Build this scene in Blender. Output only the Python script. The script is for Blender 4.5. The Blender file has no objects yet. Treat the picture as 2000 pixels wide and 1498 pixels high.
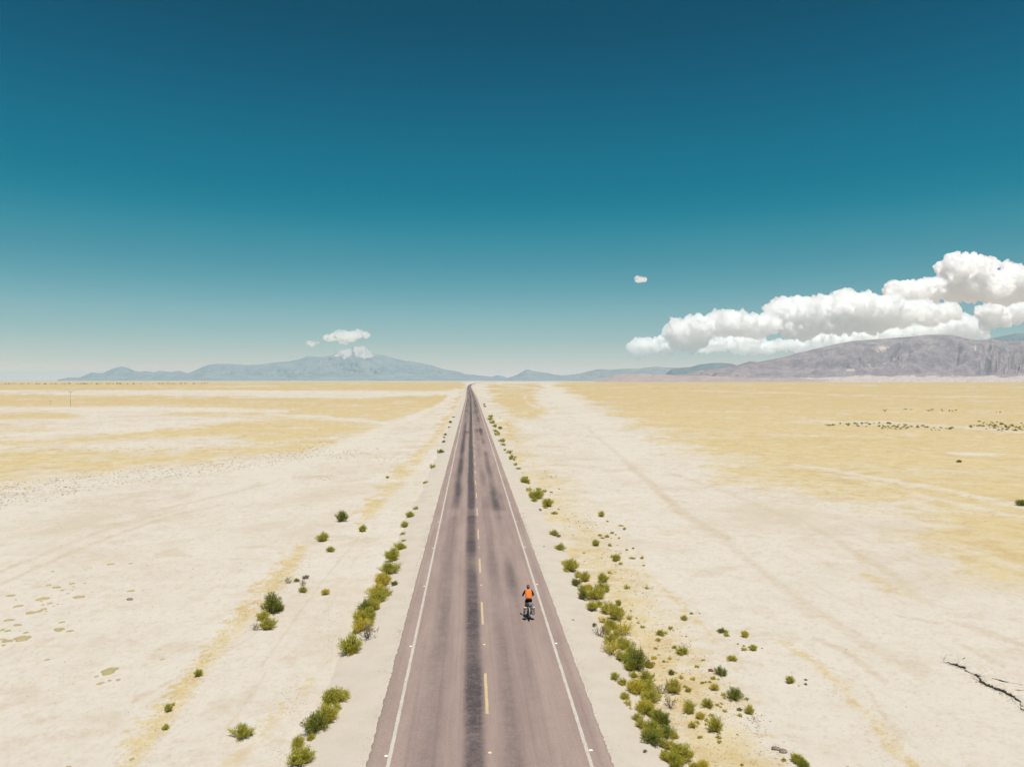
import bpy, math, random
import numpy as np
from mathutils import Vector, Matrix

C = bpy.context.scene
COL = C.collection
rng = np.random.default_rng(7)
random.seed(7)

# ------------------------------------------------------------------ camera
F, HV, CU, CV = 1450.0, 741.5, 1000.0, 748.0        # focal length and horizon of the photograph (2000 px wide)
YAW = math.atan(81.0 / F)                           # the road runs along +Y, the camera looks a little to its right
PITCH = math.atan((CV - HV) / F)
CAM = np.array([-0.66, 0.0, 13.2])
cam_data = bpy.data.cameras.new('camera')
cam = bpy.data.objects.new('camera', cam_data)
COL.objects.link(cam)
cam_data.sensor_width = 36.0
cam_data.lens = 36.0 * F / 2000.0
cam_data.clip_start = 0.5
cam_data.clip_end = 200000.0
cam.location = CAM
cam.rotation_euler = (math.radians(90) - PITCH, 0, -YAW)
C.camera = cam
FWD = np.array([math.sin(YAW) * math.cos(PITCH), math.cos(YAW) * math.cos(PITCH), -math.sin(PITCH)])
RGT = np.array([math.cos(YAW), -math.sin(YAW), 0.0])
UPV = np.cross(RGT, FWD)

# ------------------------------------------------------------------ sky, sun, exposure
SUN_EL, SUN_AZ = 76.0, 158.0      # azimuth clockwise from +Y: a little behind and to the right of the camera
world = bpy.data.worlds.new('World')
C.world = world
world.use_nodes = True
wn, wl = world.node_tree.nodes, world.node_tree.links
wn.clear()
sky = wn.new('ShaderNodeTexSky')
sky.sky_type = 'NISHITA'
sky.sun_disc = False
sky.sun_elevation = math.radians(SUN_EL)
sky.sun_rotation = math.radians(SUN_AZ)
sky.altitude = 3700
sky.air_density = 1.0
sky.dust_density = 1.0
sky.ozone_density = 1.0
tc = wn.new('ShaderNodeTexCoord')
sx = wn.new('ShaderNodeSeparateXYZ')
wl.new(tc.outputs['Generated'], sx.inputs[0])
grade = wn.new('ShaderNodeValToRGB')                # colour grade of the teal sky by elevation
mr = wn.new('ShaderNodeMapRange')
mr.inputs['From Min'].default_value = 0.0
mr.inputs['From Max'].default_value = 0.5
wl.new(sx.outputs['Z'], mr.inputs['Value'])
wl.new(mr.outputs[0], grade.inputs['Fac'])
mul = wn.new('ShaderNodeVectorMath'); mul.operation = 'MULTIPLY'
wl.new(sky.outputs[0], mul.inputs[0]); wl.new(grade.outputs['Color'], mul.inputs[1])
bg = wn.new('ShaderNodeBackground')
bg.inputs['Strength'].default_value = 0.1
wl.new(mul.outputs[0], bg.inputs['Color'])
wo = wn.new('ShaderNodeOutputWorld')
wl.new(bg.outputs[0], wo.inputs['Surface'])
SKY_GRADE = [(0.0, (1, 1, 1)), (1.0, (1, 1, 1))]
SKY_GRADE = [(0.0, (2.9314, 1.0378, 0.5167)), (0.0029, (2.9314, 1.0378, 0.5167)), (0.0075, (2.8648, 1.0, 0.4931)), (0.0145, (2.7451, 0.9811, 0.4678)), (0.0202, (2.4874, 0.9254, 0.4547)), (0.0272, (1.8971, 0.8555, 0.5215)), (0.0422, (1.3655, 0.8188, 0.607)), (0.0595, (1.1629, 0.8199, 0.6417)), (0.1057, (0.9169, 0.8304, 0.6482)), (0.1809, (0.7306, 0.8887, 0.6916)), (0.244, (0.4839, 0.8593, 0.6756)), (0.3064, (0.3179, 0.8297, 0.6787)), (0.3678, (0.1801, 0.8351, 0.6831)), (0.4282, (0.045, 0.7771, 0.666)), (0.4874, (0.0, 0.7341, 0.651)), (0.568, (0.0, 0.7149, 0.6578)), (0.6566, (0.0, 0.6359, 0.6245)), (0.7615, (0.0, 0.5359, 0.554)), (0.8557, (0.0, 0.4457, 0.4712))] #CAL
while len(grade.color_ramp.elements) > 1:
    grade.color_ramp.elements.remove(grade.color_ramp.elements[-1])
for i, (p, c) in enumerate(SKY_GRADE):
    e = grade.color_ramp.elements[0] if i == 0 else grade.color_ramp.elements.new(p)
    e.position = p
    e.color = (*c, 1)

sun_data = bpy.data.lights.new('sun', 'SUN')
sun_data.energy = 4.9
sun_data.angle = math.radians(0.5)
sun_data.color = (1.0, 0.95, 0.87)
sun = bpy.data.objects.new('sun', sun_data)
COL.objects.link(sun)
az, el = math.radians(SUN_AZ), math.radians(SUN_EL)
sdir = Vector((math.sin(az) * math.cos(el), math.cos(az) * math.cos(el), math.sin(el)))
sun.rotation_euler = sdir.to_track_quat('Z', 'Y').to_euler()
sun.location = sdir * 100

C.view_settings.view_transform = 'Standard'
C.view_settings.look = 'None'
C.view_settings.exposure = 0.0
C.view_settings.gamma = 1.0
C.view_settings.use_curve_mapping = False
C.render.engine = 'CYCLES'
C.cycles.use_denoising = True
C.cycles.max_bounces = 48
C.cycles.diffuse_bounces = 3
C.cycles.volume_bounces = 48

# ------------------------------------------------------------------ helpers
def project(P):
    P = np.asarray(P, float) - CAM
    d = np.maximum(P @ FWD, 1e-3)
    return CU + F * (P @ RGT) / d, CV - F * (P @ UPV) / d

def at(u, v, z=0.0):
    d = FWD * F + RGT * (u - CU) - UPV * (v - CV)
    t = (z - CAM[2]) / d[2]
    return CAM + d * t

def lerp_pts(pts, x):
    a = np.array(pts, float)
    return np.interp(x, a[:, 0], a[:, 1])

def _hash(ix, iy, iz, seed):
    h = (ix.astype(np.int64) * 374761393 + iy.astype(np.int64) * 668265263 + iz.astype(np.int64) * 2147483647 + seed * 1274126177) & 0xffffffff
    h = ((h ^ (h >> 13)) * 1274126177) & 0xffffffff
    h = ((h ^ (h >> 16)) * 2246822519) & 0xffffffff
    return ((h ^ (h >> 15)) & 0xffffff) / float(0xffffff)

def noise3(x, y, z, seed=0):
    x, y, z = np.broadcast_arrays(np.asarray(x, float), y, z)
    ix, iy, iz = np.floor(x), np.floor(y), np.floor(z)
    fx, fy, fz = x - ix, y - iy, z - iz
    fx, fy, fz = [f * f * f * (f * (f * 6 - 15) + 10) for f in (fx, fy, fz)]
    r = 0
    for a in (0, 1):
        for b in (0, 1):
            for c in (0, 1):
                r = r + _hash(ix + a, iy + b, iz + c, seed) * (fx if a else 1 - fx) * (fy if b else 1 - fy) * (fz if c else 1 - fz)
    return r * 2 - 1

def noise2(x, y, seed=0):
    x, y = np.broadcast_arrays(np.asarray(x, float), y)
    ix, iy = np.floor(x), np.floor(y)
    fx, fy = x - ix, y - iy
    fx, fy = [f * f * f * (f * (f * 6 - 15) + 10) for f in (fx, fy)]
    o = np.zeros_like(ix)
    return (_hash(ix, iy, o, seed) * (1 - fx) * (1 - fy) + _hash(ix + 1, iy, o, seed) * fx * (1 - fy)
            + _hash(ix, iy + 1, o, seed) * (1 - fx) * fy + _hash(ix + 1, iy + 1, o, seed) * fx * fy) * 2 - 1

def fbm2(x, y, oct=4, seed=0, gain=0.5):
    r, a, t = 0, 1.0, 0
    for i in range(oct):
        r = r + a * noise2(x * 2 ** i + 17.3 * i, y * 2 ** i - 9.1 * i, seed + i)
        t += a; a *= gain
    return r / t

def fbm3(x, y, z, oct=4, seed=0, gain=0.5):
    r, a, t = 0, 1.0, 0
    for i in range(oct):
        r = r + a * noise3(x * 2 ** i + 17.3 * i, y * 2 ** i - 9.1 * i, z * 2 ** i + 4.7 * i, seed + i)
        t += a; a *= gain
    return r / t

def sstep(a, b, x):
    t = np.clip((x - a) / (b - a), 0, 1)
    return t * t * (3 - 2 * t)

def srgb(r, g, b):
    f = lambda c: (c / 255 / 12.92) if c / 255 <= 0.04045 else ((c / 255 + 0.055) / 1.055) ** 2.4
    return (f(r), f(g), f(b))

def mesh_np(name, verts, faces, smooth=False):
    """faces: an (n,3) or (n,4) array, or a list of tuples"""
    me = bpy.data.meshes.new(name)
    verts = np.asarray(verts, np.float32)
    if isinstance(faces, np.ndarray):
        n, k = faces.shape
        me.vertices.add(len(verts)); me.vertices.foreach_set('co', verts.ravel())
        me.loops.add(n * k); me.loops.foreach_set('vertex_index', faces.ravel().astype(np.int32))
        me.polygons.add(n)
        me.polygons.foreach_set('loop_start', np.arange(0, n * k, k, dtype=np.int32))
        me.polygons.foreach_set('loop_total', np.full(n, k, np.int32))
        me.update(calc_edges=True)
    else:
        me.from_pydata([tuple(map(float, v)) for v in verts], [], faces)
    me.validate()
    if smooth:
        me.polygons.foreach_set('use_smooth', np.ones(len(me.polygons), bool))
    return me

def grid_faces(nr, nc):
    i = np.arange(nr - 1)[:, None] * nc + np.arange(nc - 1)[None, :]
    return np.stack([i, i + 1, i + nc + 1, i + nc], -1).reshape(-1, 4)

def attr(me, name, vals):
    a = me.attributes.new(name, 'FLOAT', 'POINT')
    a.data.foreach_set('value', np.asarray(vals, np.float32).ravel())

def obj(name, me, mat=None, parent=None, loc=None):
    o = bpy.data.objects.new(name, me)
    COL.objects.link(o)
    if mat is not None and me is not None and len(me.materials) == 0:
        me.materials.append(mat)
    if parent is not None:
        o.parent = parent
    if loc is not None:
        o.location = loc
    return o

def tag(o, label, cat, group=None):
    o['label'] = label
    o['category'] = cat
    if group:
        o['group'] = group
    return o

class MB:
    """collects simple shapes into one mesh"""
    def __init__(self): self.v, self.f = [], []
    def add(self, v, f):
        n = len(self.v)
        self.v += [tuple(map(float, p)) for p in v]
        self.f += [tuple(i + n for i in q) for q in f]
        return self
    def box(self, c, s, rot=None):
        c = Vector(c); p = []
        for x in (-1, 1):
            for y in (-1, 1):
                for z in (-1, 1):
                    q = Vector((x * s[0] / 2, y * s[1] / 2, z * s[2] / 2))
                    if rot is not None: q = rot @ q
                    p.append(c + q)
        return self.add(p, [(0, 1, 3, 2), (4, 6, 7, 5), (0, 4, 5, 1), (2, 3, 7, 6), (0, 2, 6, 4), (1, 5, 7, 3)])
    def tube(self, pts, rad, n=8, cap=True):
        pts = [Vector(p) for p in pts]
        rad = [rad] * len(pts) if np.isscalar(rad) else rad
        v, f = [], []
        for i, p in enumerate(pts):
            d = (pts[min(i + 1, len(pts) - 1)] - pts[max(i - 1, 0)]).normalized()
            a = d.cross(Vector((0, 0, 1)) if abs(d.z) < 0.9 else Vector((0, 1, 0))).normalized()
            b = d.cross(a)
            for k in range(n):
                t = 2 * math.pi * k / n
                v.append(p + (a * math.cos(t) + b * math.sin(t)) * rad[i])
        for i in range(len(pts) - 1):
            for k in range(n):
                f.append((i * n + k, i * n + (k + 1) % n, (i + 1) * n + (k + 1) % n, (i + 1) * n + k))
        if cap:
            f.append(tuple(range(n))[::-1]); f.append(tuple(range((len(pts) - 1) * n, len(pts) * n)))
        return self.add(v, f)
    def torus(self, c, R, r, n=28, m=8, squash=1.0):
        """ring in the YZ plane"""
        v, f = [], []
        for i in range(n):
            t = 2 * math.pi * i / n
            for k in range(m):
                s = 2 * math.pi * k / m
                rr = R + r * math.cos(s)
                v.append((c[0] + r * squash * math.sin(s), c[1] + rr * math.cos(t), c[2] + rr * math.sin(t)))
        for i in range(n):
            for k in range(m):
                f.append((i * m + k, i * m + (k + 1) % m, ((i + 1) % n) * m + (k + 1) % m, ((i + 1) % n) * m + k))
        return self.add(v, f)
    def loft(self, rings):
        """rings: list of (centre, right vector, up vector) ellipses"""
        n = 16; v, f = [], []
        for c, a, b in rings:
            for k in range(n):
                t = 2 * math.pi * k / n
                v.append(Vector(c) + Vector(a) * math.cos(t) + Vector(b) * math.sin(t))
        for i in range(len(rings) - 1):
            for k in range(n):
                f.append((i * n + k, i * n + (k + 1) % n, (i + 1) * n + (k + 1) % n, (i + 1) * n + k))
        f.append(tuple(range(n))[::-1]); f.append(tuple(range((len(rings) - 1) * n, len(rings) * n)))
        return self.add(v, f)
    def ball(self, c, r, nu=12, nv=8, lo=-math.pi / 2):
        v, f = [], []
        r = (r, r, r) if np.isscalar(r) else r
        for i in range(nv + 1):
            p = lo + (math.pi / 2 - lo) * i / nv
            for k in range(nu):
                t = 2 * math.pi * k / nu
                v.append((c[0] + r[0] * math.cos(p) * math.cos(t), c[1] + r[1] * math.cos(p) * math.sin(t), c[2] + r[2] * math.sin(p)))
        for i in range(nv):
            for k in range(nu):
                f.append((i * nu + k, i * nu + (k + 1) % nu, (i + 1) * nu + (k + 1) % nu, (i + 1) * nu + k))
        return self.add(v, f)
    def build(self, name, mat, parent=None, smooth=True):
        me = bpy.data.meshes.new(name)
        me.from_pydata(self.v, [], self.f); me.validate(); me.update()
        if smooth:
            for p in me.polygons: p.use_smooth = len(p.vertices) <= 4
        return obj(name, me, mat, parent)

# node material helper
class NM:
    def __init__(self, name, rough=0.9, spec=0.2):
        self.m = bpy.data.materials.new(name); self.m.use_nodes = True
        self.n, self.l = self.m.node_tree.nodes, self.m.node_tree.links
        self.b = self.n['Principled BSDF']
        self.b.inputs['Roughness'].default_value = rough
        self.b.inputs['Specular IOR Level'].default_value = spec
    def put(self, sock, val):
        if isinstance(val, bpy.types.NodeSocket): self.l.new(val, sock)
        elif isinstance(val, (tuple, list)) and len(val) == 3 and sock.type == 'RGBA': sock.default_value = (*val, 1)
        else: sock.default_value = val
    def attr(self, name):
        a = self.n.new('ShaderNodeAttribute'); a.attribute_name = name
        return a.outputs['Fac']
    def pos(self):
        return self.n.new('ShaderNodeNewGeometry').outputs['Position']
    def objco(self):
        return self.n.new('ShaderNodeTexCoord').outputs['Object']
    def scale(self, v, s):
        m = self.n.new('ShaderNodeVectorMath'); m.operation = 'MULTIPLY'
        self.put(m.inputs[0], v); m.inputs[1].default_value = s
        return m.outputs[0]
    def noise(self, scale, vec=None, detail=4, rough=0.55, dist=0.0):
        t = self.n.new('ShaderNodeTexNoise')
        t.inputs['Scale'].default_value = scale; t.inputs['Detail'].default_value = detail
        t.inputs['Roughness'].default_value = rough; t.inputs['Distortion'].default_value = dist
        self.put(t.inputs['Vector'], vec if vec is not None else self.pos())
        return t.outputs['Fac']
    def math(self, op, a, b=0.0, clamp=False):
        m = self.n.new('ShaderNodeMath'); m.operation = op; m.use_clamp = clamp
        self.put(m.inputs[0], a); self.put(m.inputs[1], b)
        return m.outputs[0]
    def ramp(self, fac, lo, hi, a=0.0, b=1.0):
        m = self.n.new('ShaderNodeMapRange'); m.interpolation_type = 'SMOOTHSTEP'
        self.put(m.inputs['Value'], fac)
        m.inputs['From Min'].default_value = lo; m.inputs['From Max'].default_value = hi
        m.inputs['To Min'].default_value = a; m.inputs['To Max'].default_value = b
        return m.outputs[0]
    def mix(self, fac, a, b, mode='MIX'):
        m = self.n.new('ShaderNodeMix'); m.data_type = 'RGBA'; m.blend_type = mode
        self.put(m.inputs[0], fac); self.put(m.inputs[6], a); self.put(m.inputs[7], b)
        return m.outputs[2]
    def color(self, c): self.put(self.b.inputs['Base Color'], c); return self
    def bump(self, h, strength=0.3, dist=0.02):
        b = self.n.new('ShaderNodeBump'); b.inputs['Strength'].default_value = strength
        b.inputs['Distance'].default_value = dist
        self.put(b.inputs['Height'], h); self.put(self.b.inputs['Normal'], b.outputs[0]); return self

def plain(name, c, rough=0.8, spec=0.25, var=0.15, scale=30.0):
    """a plain painted / cloth / rubber surface with slight mottling"""
    k = NM(name, rough, spec)
    n = k.noise(scale, k.objco(), 3)
    k.color(k.mix(n, tuple(x * (1 - var) for x in c), tuple(min(1, x * (1 + var)) for x in c)))
    return k.m

# albedo of a sunlit level surface that shows as the given sRGB colour
LIT = np.array([1.46, 1.455, 1.46])
def alb(r, g, b, k=1.0):
    c = np.array(srgb(r, g, b)) / LIT * k
    return tuple(float(x) for x in c)

# ------------------------------------------------------------------ the road's line and the land
_bend = [(920.9, 776), (918.2, 765), (916.0, 755.5), (918, 750.8), (924, 748.3), (932, 746.9), (958, 744.6), (985, 743.6)]
_bp = [at(u, v) for u, v in _bend]
_by = np.array([-100, 300] + [p[1] for p in _bp])
_bx = np.array([0, 0] + [p[0] for p in _bp]); _bx -= _bx[2] * (np.arange(len(_bx)) >= 2) * 0
_bx[2] = 0.0
def centre(y):
    """x of the road's centre line, smoothed"""
    y = np.asarray(y, float)
    s = 0
    for k in (-0.09, -0.045, 0, 0.045, 0.09):
        s = s + np.interp(y * (1 + k), _by, _bx)
    return s / 5

def ground_z(x, y):
    x = np.asarray(x, float); y = np.asarray(y, float)
    d = np.abs(x - centre(y))
    bank = np.interp(d, [0, 4.2, 5.8, 7.4, 9], [-0.45, -0.45, -0.42, -0.36, -0.36])
    r = np.hypot(x, y)
    rel = 0.07 * fbm2(x * 0.12, y * 0.12, 3, 31) + 0.025 * fbm2(x * 0.7, y * 0.7, 3, 41)
    return bank + rel * np.clip((d - 6.5) / 4, 0, 1) * np.clip(2000 / np.maximum(r, 1), 0, 1)

def verge_z(d, y):
    d = np.abs(d)
    t = 6.6 + 0.5 * noise2(y * 0.25, np.sign(d) * 3.0, 91)
    return np.interp(d, [0, 4.2, 5.6, 6.6, 7.6], [-0.05, -0.05, -0.12, -0.34, -0.6])

def surf_z(x, y):
    """the top of whatever lies there beside the road"""
    d = np.abs(x - centre(y))
    return float(max(ground_z(x, y), verge_z(d, y)))

def place(u, v):
    z = -0.3
    for _ in range(4):
        p = at(u, v, z); z = surf_z(p[0], p[1])
    return float(p[0]), float(p[1]), z

def poly_mask(U, V, poly, feather):
    """1 inside the polygon, falling to 0 over `feather` photo pixels of its edge (feather may be an array)"""
    P = np.array(poly, float)
    inside = np.zeros(U.shape, bool)
    dist = np.full(U.shape, 1e9)
    n = len(P)
    for i in range(n):
        x1, y1 = P[i]; x2, y2 = P[(i + 1) % n]
        if y1 != y2:
            c = ((y1 > V) != (y2 > V)) & (U < (x2 - x1) * (V - y1) / (y2 - y1) + x1)
            inside ^= c
        # vertical pixels count more: the ground is foreshortened
        dx, dy = (x2 - x1) * 0.25, y2 - y1
        L = dx * dx + dy * dy + 1e-9
        t = np.clip(((U - x1) * 0.25 * dx + (V - y1) * dy) / L, 0, 1)
        dist = np.minimum(dist, np.hypot((U - x1) * 0.25 - t * dx, V - y1 - t * dy))
    s = np.where(inside, dist, -dist)
    return sstep(-feather, feather, s)

def stroke_mask(U, V, pts, soft=0.6):
    """pts: (u, v, half width in px)"""
    m = np.zeros(U.shape)
    for (x1, y1, w1), (x2, y2, w2) in zip(pts[:-1], pts[1:]):
        dx, dy = x2 - x1, y2 - y1
        t = np.clip(((U - x1) * dx + (V - y1) * dy) / (dx * dx + dy * dy), 0, 1)
        d = np.hypot(U - x1 - t * dx, V - y1 - t * dy)
        w = w1 + t * (w2 - w1)
        m = np.maximum(m, 1 - sstep(w * (1 - soft), w * (1 + soft), d))
    return m

YELLOW = [  # weight, feather, outline: where the dry yellow grass grows
    (1.0, 15, [(1085, 752), (1108, 766), (1135, 780), (1180, 800), (1240, 820), (1300, 845), (1370, 872), (1410, 902), (1450, 930), (1500, 950), (1560, 958), (1610, 968), (1680, 985), (1720, 985), (1800, 1000), (1838, 1012), (1830, 1025), (1745, 1035), (1800, 1055), (1870, 1075), (1910, 1100), (1960, 1125), (2010, 1137), (2500, 1250), (2500, 700), (1085, 700)]),
    (0.85, 5, [(950, 749), (1050, 748), (1065, 757), (1040, 765), (1055, 785), (1070, 800), (1060, 815), (1010, 815), (985, 800), (968, 778), (955, 760)]),
    (0.95, 5, [(985, 812), (1006, 822), (1012, 850), (1018, 868), (1000, 872), (978, 838)]),
    (0.8, 9, [(985, 835), (1010, 862), (1020, 882), (1050, 915), (1080, 935), (1100, 960), (1128, 1000), (1165, 1030), (1200, 1062), (1230, 1090), (1285, 1160), (1320, 1220), (1350, 1270), (1410, 1330), (1470, 1420), (1530, 1500), (1600, 1600), (1330, 1600), (1250, 1400), (1180, 1260), (1120, 1120), (1080, 1040), (1050, 960), (1010, 880)]),
    (1.0, 4, [(-600, 700), (906, 700), (904, 757), (880, 762), (-600, 760)]),
    (0.9, 5, [(-600, 768), (200, 770), (700, 777), (885, 770), (870, 790), (600, 798), (300, 793), (-600, 795)]),
    (0.9, 4, [(-600, 801), (120, 803), (170, 811), (120, 818), (-600, 824)]),
    (0.9, 5, [(300, 802), (560, 800), (700, 786), (870, 786), (845, 803), (780, 817), (740, 824), (620, 812), (480, 815), (330, 810)]),
    (0.85, 5, [(-600, 830), (60, 830), (170, 836), (60, 842), (-600, 845)]),
    (1.0, 6, [(-600, 858), (120, 856), (300, 842), (500, 820), (560, 815), (620, 818), (770, 832), (740, 845), (600, 855), (500, 865), (430, 850), (300, 855), (100, 868), (-600, 872)]),
    (1.0, 9, [(-600, 878), (60, 879), (200, 878), (400, 875), (490, 868), (600, 860), (680, 858), (620, 878), (460, 890), (400, 903), (250, 913), (90, 926), (0, 942), (-600, 1000)]),
]
YSTROKE = [
    (0.75, [(903, 768, 3), (885, 800, 4), (860, 840, 8), (820, 890, 10), (780, 930, 13), (735, 985, 14), (700, 1020, 8)]),
    (0.85, [(592, 1072, 8), (560, 1110, 20), (520, 1150, 22), (480, 1200, 18), (430, 1255, 16), (385, 1310, 17), (330, 1385, 22), (290, 1430, 26), (240, 1500, 24)]),
    (0.55, [(1240, 1100, 5), (1330, 1180, 6), (1400, 1250, 7)]),
    (0.7, [(1525, 1250, 4), (1600, 1300, 9), (1700, 1400, 13), (1800, 1520, 16)]),
    (0.55, [(610, 1330, 8), (560, 1380, 10), (500, 1440, 14), (430, 1520, 16)]),
    (0.5, [(1690, 1120, 10), (1740, 1150, 12), (1800, 1165, 6)]),
]
BARE = [  # wheel tracks and salt streaks across the grass
    (0.9, [(895, 762, 2), (860, 790, 4), (800, 817, 6), (740, 842, 9), (650, 880, 12), (560, 910, 14), (470, 935, 14)]),
    (0.8, [(775, 828, 3), (700, 819, 2.5), (620, 812, 2), (520, 808, 2)]),
    (0.8, [(1066, 750, 3), (1088, 768, 9), (1120, 790, 16), (1160, 822, 20), (1220, 880, 28)]),
    (0.8, [(1550, 905, 2), (1700, 930, 4), (1850, 958, 5), (2010, 990, 6)]),
    (0.6, [(1580, 915, 2), (1720, 945, 3), (1880, 985, 4), (2010, 1010, 5)]),
    (0.9, [(1850, 884, 2), (1890, 886, 4), (1960, 886, 1)]),
    (0.8, [(1540, 822, 1), (1700, 823, 2), (1830, 829, 3), (2010, 845, 2)]),
    (0.7, [(1350, 762, 1), (1700, 771, 1), (2010, 776, 1.5)]),
    (0.6, [(985, 752, 1), (1060, 758, 2), (1075, 760, 2)]),
    (0.7, [(990, 745, 0.7), (1010, 750, 1), (1030, 757, 1.4)]),
    (0.7, [(1022, 770, 2), (1030, 785, 3), (1055, 797, 2)]),
    (0.8, [(-50, 796, 2), (160, 799, 4), (330, 800, 4), (560, 803, 2)]),
    (0.7, [(380, 763, 2), (560, 764, 2), (760, 768, 2), (890, 765, 2)]),
    (0.6, [(-50, 850, 4), (170, 845, 4), (300, 838, 3)]),
]
TAN = [  # darker, warmer dirt lines and ruts
    (0.85, [(1150, 838, 2), (1200, 880, 4), (1260, 935, 6), (1330, 1000, 7), (1420, 1050, 6)]),
    (0.59, [(1420, 1060, 6), (1560, 1170, 8), (1700, 1260, 10), (1800, 1310, 16)]),
    (0.68, [(0, 1115, 3), (112, 1070, 3), (224, 1026, 2.5), (320, 993, 2), (416, 970, 2), (520, 945, 2)]),
    (0.68, [(0, 1140, 3), (112, 1090, 3), (224, 1044, 2.5), (330, 1008, 2), (430, 985, 2)]),
    (0.51, [(260, 1370, 3), (480, 1250, 3), (560, 1180, 2)]),
    (0.59, [(510, 1300, 2), (560, 1230, 2), (640, 1120, 2), (700, 1050, 2)]),
    (0.51, [(430, 1440, 3), (500, 1345, 3), (520, 1310, 2)]),
    (0.85, [(0, 749.3, 0.8), (200, 749.2, 0.8), (420, 748.6, 0.5)]),
    (1.00, [(-200, 749.2, 1.1), (100, 749.2, 1.1), (300, 748.8, 0.8), (410, 748.5, 0.5)]),
    (0.7, [(960, 1010, 2), (1010, 1000, 2)]), (0.6, [(180, 1030, 2), (260, 1018, 5), (330, 1000, 2)]), (0.6, [(300, 1085, 3), (340, 1078, 7), (370, 1084, 3)]),
    (0.7, [(460, 1068, 1.5), (520, 1066, 2)]), (0.6, [(450, 1091, 1.5), (510, 1090, 1.5)]), (0.6, [(270, 980, 2), (370, 968, 4)]), (0.6, [(570, 932, 2), (650, 928, 4)]), (0.5, [(380, 945, 2), (410, 944, 3)]),
    (0.7, [(1590, 1245, 3), (1650, 1270, 5), (1730, 1330, 6)]), (0.6, [(1690, 1340, 3), (1720, 1390, 4), (1760, 1440, 5)]), (0.6, [(1850, 1210, 3), (1930, 1235, 5), (2000, 1260, 4)]), (0.6, [(1750, 1200, 2), (1830, 1215, 3)]),
    (0.6, [(1880, 1260, 4), (1960, 1300, 6)]), (0.6, [(1050, 870, 1.5), (1110, 873, 2)]), (0.5, [(1080, 905, 2), (1160, 910, 3)]), (0.5, [(1190, 955, 2), (1210, 958, 3)]), (0.6, [(1137, 960, 1.5), (1160, 962, 2)]), (0.5, [(1150, 850, 2), (1240, 852, 2)]),
    (0.6, [(1540, 1000, 3), (1640, 1060, 5), (1760, 1130, 6)]), (0.5, [(1300, 920, 2), (1420, 960, 4), (1560, 1020, 5)]),
]

def land_masks(P):
    x, y = P[:, 0], P[:, 1]
    rel = P - CAM
    ang = np.arctan2(rel @ RGT, np.maximum(rel[:, :2] @ FWD[:2], 1e-3))
    lr = np.log(np.maximum(np.hypot(x - CAM[0], y), 1.0))
    U, V = project(P)
    K = np.clip(V - HV, 0.5, 2000)
    n1 = fbm2(ang * 14, lr * 14, 5, 3, 0.6)
    n2 = fbm2(ang * 14 + 50, lr * 14, 5, 13, 0.6)
    n3 = fbm2(ang * 45, lr * 45, 4, 23, 0.6)
    n4 = fbm2(ang * 130, lr * 130, 4, 53, 0.65)
    Uw = U + 30 * n1 + 8 * n3
    Vw = V + K * (0.05 * n2 + 0.03 * n3)
    front = (rel @ FWD > 5)
    g = np.zeros(len(P))
    for w, fe, poly in YELLOW:
        g = np.maximum(g, w * poly_mask(Uw, Vw, poly, 1.7 * fe * np.clip(K / 100, 0.15, 1.6)))
    n5 = fbm2(ang * 5 + 9, lr * 55, 4, 63, 0.6)           # long thin salt streaks
    n6 = fbm2(ang * 330, lr * 330, 3, 67, 0.7)
    g = g * (0.93 + 0.38 * n3 + 0.35 * n1 + 0.3 * n4) - 0.30 * g * sstep(0.05, 0.45, n5) * np.clip(90 / K, 0.15, 1)
    st = np.zeros(len(P))
    for w, pts in YSTROKE:
        st = np.maximum(st, w * stroke_mask(U + 14 * n3 + 9 * n4, V + 0.03 * K * n4, pts, 0.85))
    g = np.maximum(g, st * np.clip(0.88 + 0.65 * n3 + 0.75 * n4 + 0.5 * n6, 0, 1.2))
    g = g + 0.16 * sstep(0.0, 0.5, n1 + 0.5 * n3 + 0.3 * n5) * sstep(700, 150, K)
    b = np.zeros(len(P))
    for w, pts in BARE:
        b = np.maximum(b, w * stroke_mask(U + 10 * n3, V + 0.012 * K * n4, pts, 0.8))
    g = g * (1 - 0.75 * b)
    g = g + 0.10 * sstep(0.15, 0.5, n4 + 0.5 * n1)
    t = np.zeros(len(P))
    for w, pts in TAN:
        t = np.maximum(t, w * stroke_mask(U + 3 * n3 + 2 * n4, V + 0.003 * K * n4, pts, 0.7) * (0.75 + 0.6 * n4))
    t = t + 0.45 * sstep(0.05, 0.5, n2 * 0.6 + n3 * 0.5) + 0.35 * sstep(0.05, 0.5, n4) + 0.35 * sstep(0.1, 0.5, n6)
    g = np.where(front, g, 0.4 + 0.5 * n1)
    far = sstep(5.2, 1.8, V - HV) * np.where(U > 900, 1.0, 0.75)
    return np.clip(g, 0, 1), np.clip(t, 0, 1), np.clip(b, 0, 1), np.clip(far, 0, 1), n1

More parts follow.
